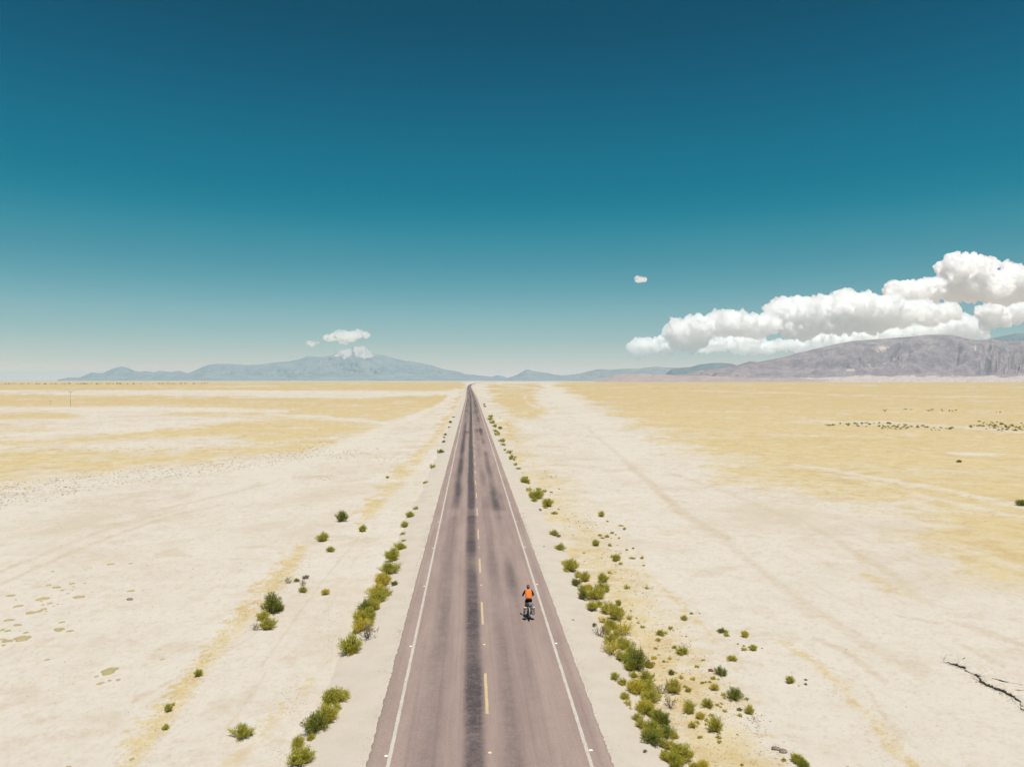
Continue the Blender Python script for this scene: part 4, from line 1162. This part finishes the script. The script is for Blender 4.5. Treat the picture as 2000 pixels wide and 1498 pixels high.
def scatter_tufts():
    """low dry grass tussocks along the edge of the yellow grass, far too many to count"""
    r = np.random.default_rng(91)
    zones = [([(-60, 948), (90, 931), (250, 915), (400, 904), (500, 890), (600, 880), (650, 868), (640, 888), (560, 900), (480, 915), (300, 938), (150, 962), (0, 990), (-60, 1000)], 1300, 3.4, 0.3),
             ([(560, 858), (680, 850), (640, 880), (560, 900)], 180, 2.6, .5), ([(650, 880), (750, 870), (740, 885), (680, 902), (640, 900)], 90, 3.2, .6), ([(735, 895), (790, 880), (770, 900), (740, 908)], 40, 2.8, .6),
             ([(595, 925), (655, 922), (660, 938), (600, 938)], 50, 3.2, .7), ([(60, 870), (300, 868), (420, 872), (420, 882), (60, 880)], 160, 2.4, .2),
             ([(1340, 1180), (1700, 1240), (1900, 1400), (1700, 1480), (1500, 1330)], 150, 3.2, .6), ([(1240, 1100), (1340, 1180), (1500, 1290), (1470, 1330), (1330, 1230)], 90, 2.8, .7),
             ([(40, 960), (420, 930), (600, 1050), (500, 1180), (60, 1100)], 150, 3.0, .6), ([(0, 1100), (480, 1090), (420, 1250), (260, 1400), (0, 1400)], 160, 3.4, .6),
             ([(575, 1085), (610, 1085), (560, 1150), (500, 1215), (430, 1290), (350, 1400), (290, 1490), (215, 1495), (300, 1385), (400, 1260), (500, 1150)], 900, 3.2, 0.75),
             ([(1060, 950), (1130, 1010), (1210, 1070), (1290, 1170), (1350, 1250), (1430, 1340), (1500, 1420), (1560, 1497), (1350, 1497), (1260, 1330), (1200, 1190), (1140, 1080)], 620, 4.2, 0.12),
             ([(1200, 1180), (1340, 1250), (1440, 1360), (1540, 1497), (1400, 1497)], 700, 3.0, 0.8),
             ([(0, 1100), (560, 1080), (430, 1240), (240, 1497), (0, 1497)], 420, 2.2, 0.7), ([(300, 1497), (520, 1250), (680, 1060), (740, 1000), (640, 1300), (560, 1497)], 380, 2.2, 0.75),
             ([(1480, 1130), (2000, 1150), (2000, 1497), (1680, 1497)], 520, 2.2, 0.7), ([(1150, 880), (1500, 960), (1900, 1130), (1500, 1250), (1280, 1060)], 300, 1.9, 0.7),
             ([(1540, 1250), (1700, 1380), (1820, 1497), (1740, 1497), (1600, 1340)], 260, 3.0, 0.7),
             ([(1250, 810), (1990, 780), (1990, 940), (1500, 940), (1350, 870)], 420, 1.9, 0.4),
             ([(0, 780), (880, 775), (600, 850), (0, 920)], 260, 1.8, 0.4),
             ([(1560, 900), (1990, 940), (1990, 1110), (1800, 1050), (1600, 960)], 260, 2.4, .3), ([(1000, 860), (1060, 900), (1110, 960), (1180, 1040), (1300, 1160), (1250, 1160), (1130, 1040), (1030, 930)], 150, 2.2, .4)]
    Vs, Fs, T = [], [], []
    nv = 0
    for poly, n, px, t0 in zones:
        P = np.array(poly); c = 0
        while c < n:
            u, v = r.uniform(P[:, 0].min(), P[:, 0].max()), r.uniform(P[:, 1].min(), P[:, 1].max())
            if r.uniform() > poly_mask(np.array([u]), np.array([v]), poly, 6)[0] * (0.5 + 0.5 * noise2(np.array([u * .03]), v * .09, 5)[0] + .4): continue
            c += 1
            p = at(u, v, -0.36)
            s = px * r.uniform(0.4, 1.25) * 13.5 / (v - HV)
            z = float(ground_z(p[0], p[1]))
            tone = np.clip(t0 + r.normal(0, .25), 0, 1)
            for b in range(9):
                a = r.uniform(0, 6.28); q = r.uniform(0, .35) * s; ln = s * r.uniform(.25, .55)
                bx, by = p[0] + q * math.cos(a), p[1] + q * math.sin(a)
                wv = s * .16
                Vs += [(bx - wv * math.sin(a), by + wv * math.cos(a), z - .01), (bx + wv * math.sin(a), by - wv * math.cos(a), z - .01), (bx + ln * .7 * math.cos(a), by + ln * .7 * math.sin(a), z + ln * .5)]
                Fs.append((nv, nv + 1, nv + 2)); T += [tone] * 3; nv += 3
    me = mesh_np('dry_grass', np.array(Vs), np.array(Fs)); attr(me, 'tone', T)
    k = NM('dry_grass', 0.9, 0.1)
    t = k.attr('tone')
    c = k.mix(k.ramp(t, 0, .55), alb(150, 138, 92), alb(200, 172, 122)); c = k.mix(k.ramp(t, .5, 1), c, alb(210, 178, 138))
    k.color(c)
    o = obj('dry_grass', me, k.m); o['kind'] = 'stuff'
scatter_tufts()

# ------------------------------------------------------------------ eroded bank in the crust of the plain
def build_bank():
    r = np.random.default_rng(5)
    path = [(1075, 512), (1130, 525), (1190, 536), (1250, 562), (1340, 582), (1400, 628), (1440, 662), (1490, 712), (1540, 742), (1620, 782), (1700, 822), (1790, 858), (1815, 892), (1880, 968), (1960, 1030)]
    hs = [0.04, 0.06, 0.12, 0.17, 0.15, 0.16, 0.24, 0.26, 0.22, 0.26, 0.28, 0.26, 0.08, 0.10, 0.08]
    pts = [at(1600 + x / 4.71, 1180 + y / 4.71, -0.36)[:2] for x, y in path]
    seg = np.cumsum([0] + [np.hypot(*(b - a)) for a, b in zip(pts[:-1], pts[1:])])
    t = np.arange(0, seg[-1], 0.055)
    X = np.interp(t, seg, [p[0] for p in pts]); Y = np.interp(t, seg, [p[1] for p in pts]); H = np.interp(t, seg, hs)
    jag = 0.10 * noise2(t * 1.3, 1.0, 201) + 0.07 * noise2(t * 4.5, 2.0, 203) + 0.05 * r.uniform(-1, 1, len(t))
    tx, ty = np.gradient(X), np.gradient(Y); L = np.hypot(tx, ty); nx, ny = ty / L, -tx / L       # normal
    if np.mean(ny) < 0: nx, ny = -nx, -ny                          # pointing away from the camera
    H = 0.7 * H * (0.75 + 0.5 * noise2(t * 2.2, 5.0, 207) + 0.25 * r.uniform(-1, 1, len(t)))
    H = np.clip(H, 0.02, 0.4)
    rows = []
    G0 = ground_z(X, Y)
    def row(off, z): rows.append(np.stack([X + nx * off, Y + ny * off, z], -1))
    end = np.clip(np.minimum(t, seg[-1] - t) / 0.6, 0, 1)
    H = H * end
    row(1.9 + 0 * jag, ground_z(X + nx * 1.9, Y + ny * 1.9) - 0.03)
    row(1.2 + 0 * jag, ground_z(X + nx * 1.2, Y + ny * 1.2) + H * 0.35)
    row(0.5 + jag * .5, G0 + H * 0.85 + .01 * r.normal(0, 1, len(t)))
    row(0.05 + jag, G0 + H)
    row(0.02 + jag, G0 + H - 0.035)
    nb = len(rows)
    row(0.06 + jag, G0 + H * 0.6)
    row(0.08 + jag * .8, G0 + H * .25)
    row(0.02 + jag * .8, G0 - 0.03)
    P = np.stack(rows, 1)
    k = NM('bank_crust', 0.95, 0.1); n = k.noise(5, None, 5, .7)
    k.color(k.mix(k.ramp(n, .4, .7), SAND, alb(212, 197, 177))); k.bump(n, .5, .04)
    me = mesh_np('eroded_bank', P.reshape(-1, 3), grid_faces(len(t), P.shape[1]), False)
    me.materials.append(k.m); me.materials.append(plain('shade_toned_soil', (0.22, 0.18, 0.145), .95, .1, .3, 8))  # face below the lip coloured darker to paint in its shade
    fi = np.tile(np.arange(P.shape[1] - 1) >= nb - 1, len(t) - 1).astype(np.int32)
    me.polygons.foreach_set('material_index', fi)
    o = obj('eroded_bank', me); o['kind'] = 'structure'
    # crumbled clods below the lip
    mb = MB()
    for i in range(260):
        j = r.integers(len(t)); s = r.uniform(.015, .06) * (H[j] * 4 + .2)
        c = (X[j] + nx[j] * (0.02 - abs(r.normal(0, .13))) , Y[j] + ny[j] * (0.02 - abs(r.normal(0, .13))), G0[j] + s * .3)
        mb.box(c, (s * 1.5, s, s), Matrix.Rotation(r.uniform(0, 3), 3, 'Z') @ Matrix.Rotation(r.uniform(-.5, .5), 3, 'X'))
    o2 = mb.build('clods', k.m, None, False); o2['kind'] = 'stuff'
build_bank()

# ------------------------------------------------------------------ posts far out on the plain
m_wood = plain('weathered_wood', (0.42, 0.35, 0.27), .9, .1, .3)
p = at(137.8, 792, -0.4)
pole = obj('power_pole', None); pole.location = p
h = 28.0 / F * (p[1]) * 1.02
MB().tube([(0, 0, -.2), (0, 0, h)], [.09, .07], 8).build('pole', m_wood, pole)
ca = MB().box((0, -.15, h - .5), (2.2, .10, .11)).build('crossarm', m_wood, pole)
MB().box((0, -.15, h - 1.35), (2.6, .07, .06)).build('crossarm', m_wood, pole)
for dx in (-.9, 0, .9):
    MB().tube([(dx, -.15, h - .42), (dx, -.15, h + .1)], [.10, .05], 8).build('insulator', plain('brown_insulator', (.12, .07, .05), .3, .5), ca)
tag(pole, 'thin wooden power pole with crossarms, alone on the far plain', 'power pole')
p = at(98, 790, -0.4)
post = obj('marker_post', None); post.location = p
MB().tube([(0, 0, -.2), (0, 0, 2.3)], .09, 6).build('pole', m_wood, post)
MB().box((0, 0, 2.3), (2.0, .12, .14)).build('crossbar', m_wood, post)
tag(post, 'short T-shaped post on the far plain near the power pole', 'post')

# ------------------------------------------------------------------ the bicycle and its rider
m_rub = plain('black_rubber', (.018, .018, .02), .7, .3); m_metal = plain('grey_metal', (.30, .32, .33), .35, .5)
m_fr = plain('dark_frame_paint', (.03, .04, .045), .4, .5); m_fend = plain('grey_green_fender', (.20, .26, .25), .45, .5)
m_sad = plain('saddle_leather', (.03, .025, .022), .6, .3)
bx, by_, _ = [float(q) for q in at(1033.5, 1208.5, 0.0)]
bz = rz(bx) + 0.001
bike = obj('bicycle', None); bike.location = (bx, by_, bz); bike.rotation_euler = (0, 0, 0)
def bpart(mb, name, mat, par=None): return mb.build(name, mat, par or bike)
R_ = 0.35
for yy in (0.0, 1.08):
    w = bpart(MB().torus((0, yy, R_), R_ - .028, .028, 36, 8), 'tyre', m_rub)
    bpart(MB().torus((0, yy, R_), R_ - .06, .012, 36, 6), 'rim', m_metal, w)
    sp = MB()
    for i in range(16):
        a = 2 * math.pi * i / 16
        sp.tube([(0.03 * (-1) ** i, yy, R_), (0, yy + (R_ - .06) * math.cos(a), R_ + (R_ - .06) * math.sin(a))], .0018, 4, False)
    bpart(sp, 'spokes', m_metal, w)
    bpart(MB().tube([(-.05, yy, R_), (.05, yy, R_)], .025, 10), 'hub', m_metal, w)
    fe = MB(); v, f = [], []
    angs = np.radians(np.linspace(-15 if yy == 0 else 20, 165 if yy > 0 else 195, 18)) if yy == 0 else np.radians(np.linspace(20, 190, 18))
    for i, a in enumerate(angs):
        a = math.pi - a
        for q, dr in ((-.032, 0), (-.016, .012), (.016, .012), (.032, 0)):
            v.append((q, yy + (R_ + .015 + dr) * math.cos(a), R_ + (R_ + .015 + dr) * math.sin(a)))
    for i in range(len(angs) - 1):
        for q in range(3): f.append((i * 4 + q, i * 4 + q + 1, i * 4 + q + 5, i * 4 + q + 4))
    bpart(fe.add(v, f), 'fender', m_fend)
bb, st_, ht, hb = (0, .44, .29), (0, .30, .86), (0, .93, .90), (0, .96, .74)
bpart(MB().tube([bb, st_], .018).tube([st_, (0, .285, .93)], .013).tube([bb, hb], .022).tube([(0, .31, .82), ht], .018).tube([ht, hb], .022)
      .tube([(.04, .42, .29), (.06, 0, R_)], .011).tube([(-.04, .42, .29), (-.06, 0, R_)], .011)
      .tube([(.03, .31, .80), (.06, 0, R_)], .009).tube([(-.03, .31, .80), (-.06, 0, R_)], .009), 'frame', m_fr)
bpart(MB().tube([hb, (.05, .98, .70), (.055, 1.08, R_)], .014).tube([hb, (-.05, .98, .70), (-.055, 1.08, R_)], .014), 'fork', m_fr)
hbar = bpart(MB().tube([ht, (0, .94, 1.03)], .014).tube([(-.33, .88, 1.06), (-.14, .97, 1.05), (0, .98, 1.04), (.14, .97, 1.05), (.33, .88, 1.06)], .012), 'handlebar', m_metal)
for s in (-1, 1):
    bpart(MB().tube([(s * .23, .93, 1.057), (s * .34, .875, 1.062)], .018), 'grip', m_rub, hbar)
bpart(MB().loft([((0, .14, .945), (.075, 0, 0), (0, 0, .02)), ((0, .20, .96), (.085, 0, 0), (0, 0, .03)), ((0, .30, .955), (.04, 0, 0), (0, 0, .025)), ((0, .42, .95), (.02, 0, 0), (0, 0, .015))]), 'saddle', m_sad)
crank = bpart(MB().torus((.05, .44, .29), .09, .008, 24, 5).tube([(.06, .44, .29), (.075, .27, .27)], .012).tube([(-.06, .44, .29), (-.075, .61, .31)], .012).tube([(-.07, .44, .29), (.07, .44, .29)], .02), 'crankset', m_metal)
for s, yy, zz in ((1, .27, .27), (-1, .61, .31)):
    bpart(MB().box((s * .125, yy, zz), (.10, .08, .022)), 'pedal', m_rub, crank)
bpart(MB().tube([(.09, .26, .74), (.09, -.18, .72), (-.09, -.18, .72), (-.09, .26, .74)], .007).tube([(.09, -.05, .72), (.08, 0, R_)], .006).tube([(-.09, -.05, .72), (-.08, 0, R_)], .006).tube([(.09, .05, .72), (-.09, .05, .72)], .006), 'rear_rack', m_metal)
bpart(MB().box((0, -.205, .66), (.07, .015, .045)), 'rear_reflector', plain('pale_reflector', (.65, .6, .55), .3, .5))
tag(bike, 'loaded touring bicycle rolling away beside the white edge line', 'bicycle')

def pannier(s, label):
    m = plain('mauve_canvas', (.50, .36, .31), .85, .15, .2)
    mb = MB()
    rings = []
    for z, hw, hy in ((.30, .085, .13), (.33, .105, .16), (.45, .115, .175), (.58, .11, .165), (.66, .095, .15), (.70, .07, .12)):
        rings.append(((s * .215, .0, z), (hw, 0, 0), (0, hy, 0)))
    mb.loft([(c, a, b) for c, a, b in rings])
    # square the ellipses a little
    mb.v = [(s * .215 + math.copysign(abs(x - s * .215) ** .8 * .09 ** .2, x - s * .215), math.copysign(abs(y) ** .8 * .14 ** .2, y), z) for x, y, z in mb.v]
    root = obj('pannier', None); root.location = bike.location
    mb.build('bag', m, root)
    MB().loft([((s * .215, -.01, .665), (.105, 0, 0), (0, .165, 0)), ((s * .215, -.01, .70), (.10, 0, 0), (0, .16, 0)), ((s * .215, -.01, .725), (.06, 0, 0), (0, .11, 0))]).build('flap', plain('mauve_flap', (.58, .42, .36), .85, .15, .2), root)
    MB().box((s * .20, -.178, .41), (.055, .012, .05)).build('reflector', plain('white_reflector', (.8, .78, .75), .3, .5), root)
    MB().box((s * .25, -.172, .52), (.025, .014, .30), Matrix.Rotation(s * .1, 3, 'Y')).build('strap', plain('dark_strap', (.08, .04, .05), .8, .2), root)
    tag(root, label, 'pannier', 'panniers on the bicycle')
pannier(-1, 'mauve canvas pannier on the centre-line side of the rear wheel')
pannier(1, 'mauve canvas pannier on the edge-line side of the rear wheel')
hat = obj('sun_hat', None); hat.location = (bx + .07, by_ - .03, bz + .80)
hat.rotation_euler = (math.radians(52), 0, math.radians(-14))
MB().loft([((0, 0, 0), (.185, 0, 0), (0, .175, 0)), ((0, 0, .012), (.18, 0, 0), (0, .17, 0)), ((0, 0, .02), (.12, 0, 0), (0, .115, 0))]).build('brim', plain('grey_blue_felt', (.24, .235, .27), .9, .1, .2), hat)
MB().loft([((.01, 0, .015), (.10, 0, 0), (0, .095, 0)), ((.01, 0, .04), (.098, 0, 0), (0, .093, 0))]).build('hat_band', plain('dark_band', (.05, .05, .085), .9, .1), hat)
MB().loft([((.01, 0, .04), (.097, 0, 0), (0, .092, 0)), ((.01, 0, .09), (.085, 0, 0), (0, .08, 0)), ((.01, 0, .105), (.05, 0, 0), (0, .045, 0))]).build('hat_crown', plain('grey_brown_felt', (.20, .17, .165), .9, .1, .2), hat)
tag(hat, 'grey sun hat strapped upright on the bags behind the saddle', 'hat')
sack = obj('stuff_sack', None); sack.location = (bx, by_, bz)
MB().tube([(-.24, .02, .80), (-.20, .0, .80), (0, .02, .81), (.20, .02, .80), (.25, .02, .80)], [.04, .085, .095, .085, .04], 12).build('bag', plain('black_nylon', (.022, .022, .026), .6, .3), sack)
MB().tube([(-.205, .0, .712), (-.205, -.09, .80), (-.205, 0, .89)], .012, 6).build('strap', plain('yellow_strap', (.65, .45, .12), .8, .2), sack)
MB().tube([(-.11, .02, .71), (-.11, -.08, .80), (-.11, .02, .905)], .012, 6).build('strap', plain('olive_strap', (.22, .19, .07), .8, .2), sack)
tag(sack, 'black rolled bag with yellow straps lying across the rear rack', 'bag')

# rider: one skinned body, clothes over it
skin = plain('skin', (.36, .20, .14), .6, .3)
black = plain('black_cloth', (.014, .014, .018), .85, .15, .2)
def skin_body(chains, radii, name):
    idx, V, E, Rr = {}, [], [], []
    def vid(p, r):
        k = tuple(round(q, 4) for q in p)
        if k not in idx: idx[k] = len(V); V.append(k); Rr.append(r)
        return idx[k]
    for ch in chains:
        last = None
        for (p, r) in ch:
            i = vid(p, r)
            if last is not None: E.append((last, i))
            last = i
    me = bpy.data.meshes.new(name); me.from_pydata(V, E, [])
    o = bpy.data.objects.new(name, me); COL.objects.link(o)
    md = o.modifiers.new('s', 'SKIN'); md.use_smooth_shade = True
    for i, sv in enumerate(me.skin_vertices[0].data):
        sv.radius = (Rr[i], Rr[i]); sv.use_root = (i == 0)
    ss = o.modifiers.new('d', 'SUBSURF'); ss.levels = 1; ss.render_levels = 1
    dg = bpy.context.evaluated_depsgraph_get()
    m2 = bpy.data.meshes.new_from_object(o.evaluated_get(dg))
    bpy.data.objects.remove(o)
    return m2
rider = obj('person', None); rider.location = bike.location
pel = ((0, .27, 1.02), .125)
ch = [[pel, ((0, .36, 1.16), .115), ((0, .48, 1.31), .125), ((0, .575, 1.41), .10), ((0, .63, 1.47), .052), ((0, .67, 1.53), .055), ((0, .705, 1.60), .085), ((0, .72, 1.66), .075)]]
for s in (-1, 1):
    wr = (s * .285, .86, 1.085); pm = (s * .285, .905, 1.085)
    ch.append([((0, .575, 1.41), .10), (( s * .17, .57, 1.405), .06), ((s * .275, .70, 1.20), .042), (wr, .028), (pm, .030)])
    for j, (dx, ln) in enumerate(((-.030, .028), (-.010, .034), (.010, .032), (.028, .026))):
        a = (pm[0] + dx, pm[1] + .035, pm[2] + .002)
        ch.append([(pm, .030), (a, .010), ((a[0], a[1] + ln, a[2] - .018), .009), ((a[0], a[1] + ln * .7, a[2] - .048), .008)])
    ch.append([(pm, .030), ((pm[0] - s * .038, pm[1] + .005, pm[2] - .012), .011), ((pm[0] - s * .045, pm[1] + .035, pm[2] - .035), .009)])
    if s < 0: kn, an, toe = (-.14, .66, .80), (-.125, .56, .40), (-.125, .70, .345)
    else: kn, an, toe = (.13, .58, .68), (.125, .23, .36), (.125, .37, .305)
    ch.append([pel, ((s * .095, .31, .98), .095), (kn, .058), ((kn[0], kn[1] * .5 + an[1] * .5 - .03, kn[2] * .5 + an[2] * .5), .052), (an, .034), ((an[0], an[1] + .05, an[2] - .045), .034), (toe, .028)])
bm_ = skin_body(ch, None, 'body')
body = obj('body', bm_, skin, rider)
# face: nose, ears, eyes joined to the body's own mesh
import bmesh
fb = MB().ball((0, .80, 1.60), (.014, .022, .02), 8, 6).ball((.078, .70, 1.595), (.012, .022, .032), 8, 6).ball((-.078, .70, 1.595), (.012, .022, .032), 8, 6).ball((.03, .785, 1.625), .010, 8, 6).ball((-.03, .785, 1.625), .010, 8, 6).ball((0, .785, 1.563), (.025, .01, .007), 8, 6)
t_ = bpy.data.meshes.new('t'); t_.from_pydata(fb.v, [], fb.f)
bmm = bmesh.new(); bmm.from_mesh(bm_); bmm.from_mesh(t_); bmm.to_mesh(bm_); bmm.free()
lean = Vector((0, .62, .78))
def ring(y, z, hw, hd): return ((0, y, z), (hw, 0, 0), tuple(Vector((0, -.78, .62)) * hd))
MB().loft([ring(.245, 1.045, .165, .10), ring(.25, 1.06, .178, .135), ring(.33, 1.15, .17, .128), ring(.43, 1.27, .18, .135), ring(.52, 1.37, .195, .13), ring(.575, 1.43, .185, .10), ring(.61, 1.465, .10, .07), ring(.615, 1.47, .065, .06)]).build('vest', plain('orange_vest_cloth', (.88, .19, .035), .8, .2, .06, 12), rider)
MB().loft([ring(.18, .985, .15, .10), ring(.19, 1.0, .172, .14), ring(.235, 1.045, .172, .138), ring(.255, 1.065, .165, .12)]).tube([(-.09, .28, .98), (-.12, .50, .875)], [.105, .078], 12).tube([(.09, .28, .98), (.12, .46, .82)], [.105, .078], 12).build('shorts', black, rider)
for s in (-1, 1):
    MB().tube([(s * .13, .555, 1.42), (s * .185, .575, 1.395), (s * .235, .64, 1.30), (s * .278, .70, 1.20), (s * .283, .77, 1.15), (s * .285, .845, 1.09)], [.07, .068, .058, .052, .045, .038], 12).build('sleeve', black, rider)
    an, toe = ((-.125, .56, .40), (-.125, .70, .345)) if s < 0 else ((.125, .23, .36), (.125, .37, .305))
    MB().loft([((an[0], an[1] - .07, toe[2] - .005), (.03, 0, 0), (0, 0, .028)), ((an[0], an[1] - .03, toe[2] + .01), (.042, 0, 0), (0, 0, .045)), ((an[0], an[1] + .07, toe[2] + .005), (.046, 0, 0), (0, 0, .04)), ((toe[0], toe[1], toe[2] - .008), (.042, 0, 0), (0, 0, .026)), ((toe[0], toe[1] + .05, toe[2] - .012), (.02, 0, 0), (0, 0, .014))]).build('shoe', black, rider)
MB().ball((0, .685, 1.575), (.088, .075, .06), 14, 8, -1.2).build('hair', plain('dark_hair', (.02, .014, .01), .8, .2), rider)
hel = MB().ball((0, .71, 1.625), (.098, .128, .105), 18, 8, -.15).build('helmet', plain('dark_red_helmet', (.16, .018, .03), .4, .4), rider)
MB().loft([((0, .612 - .012 * k_, 1.645 + .0 * k_), (.001, 0, 0), (0, 0, .001)) for k_ in (0, 1)]).add(*[(lambda v, f: (v, f))(*(lambda A: ([(math.sin(a) * .101, .71 - math.cos(a) * .131, z) for z in (1.635, 1.668) for a in A], [(i, i + 1, i + 1 + len(A), i + len(A)) for i in range(len(A) - 1)]))(np.linspace(-1.25, 1.25, 14)))][0]).build('helmet_stripe', plain('pink_stripe', (.75, .22, .28), .5, .3), hel)
tag(rider, 'person in an orange vest, black sleeves and dark red helmet riding the bicycle', 'person')
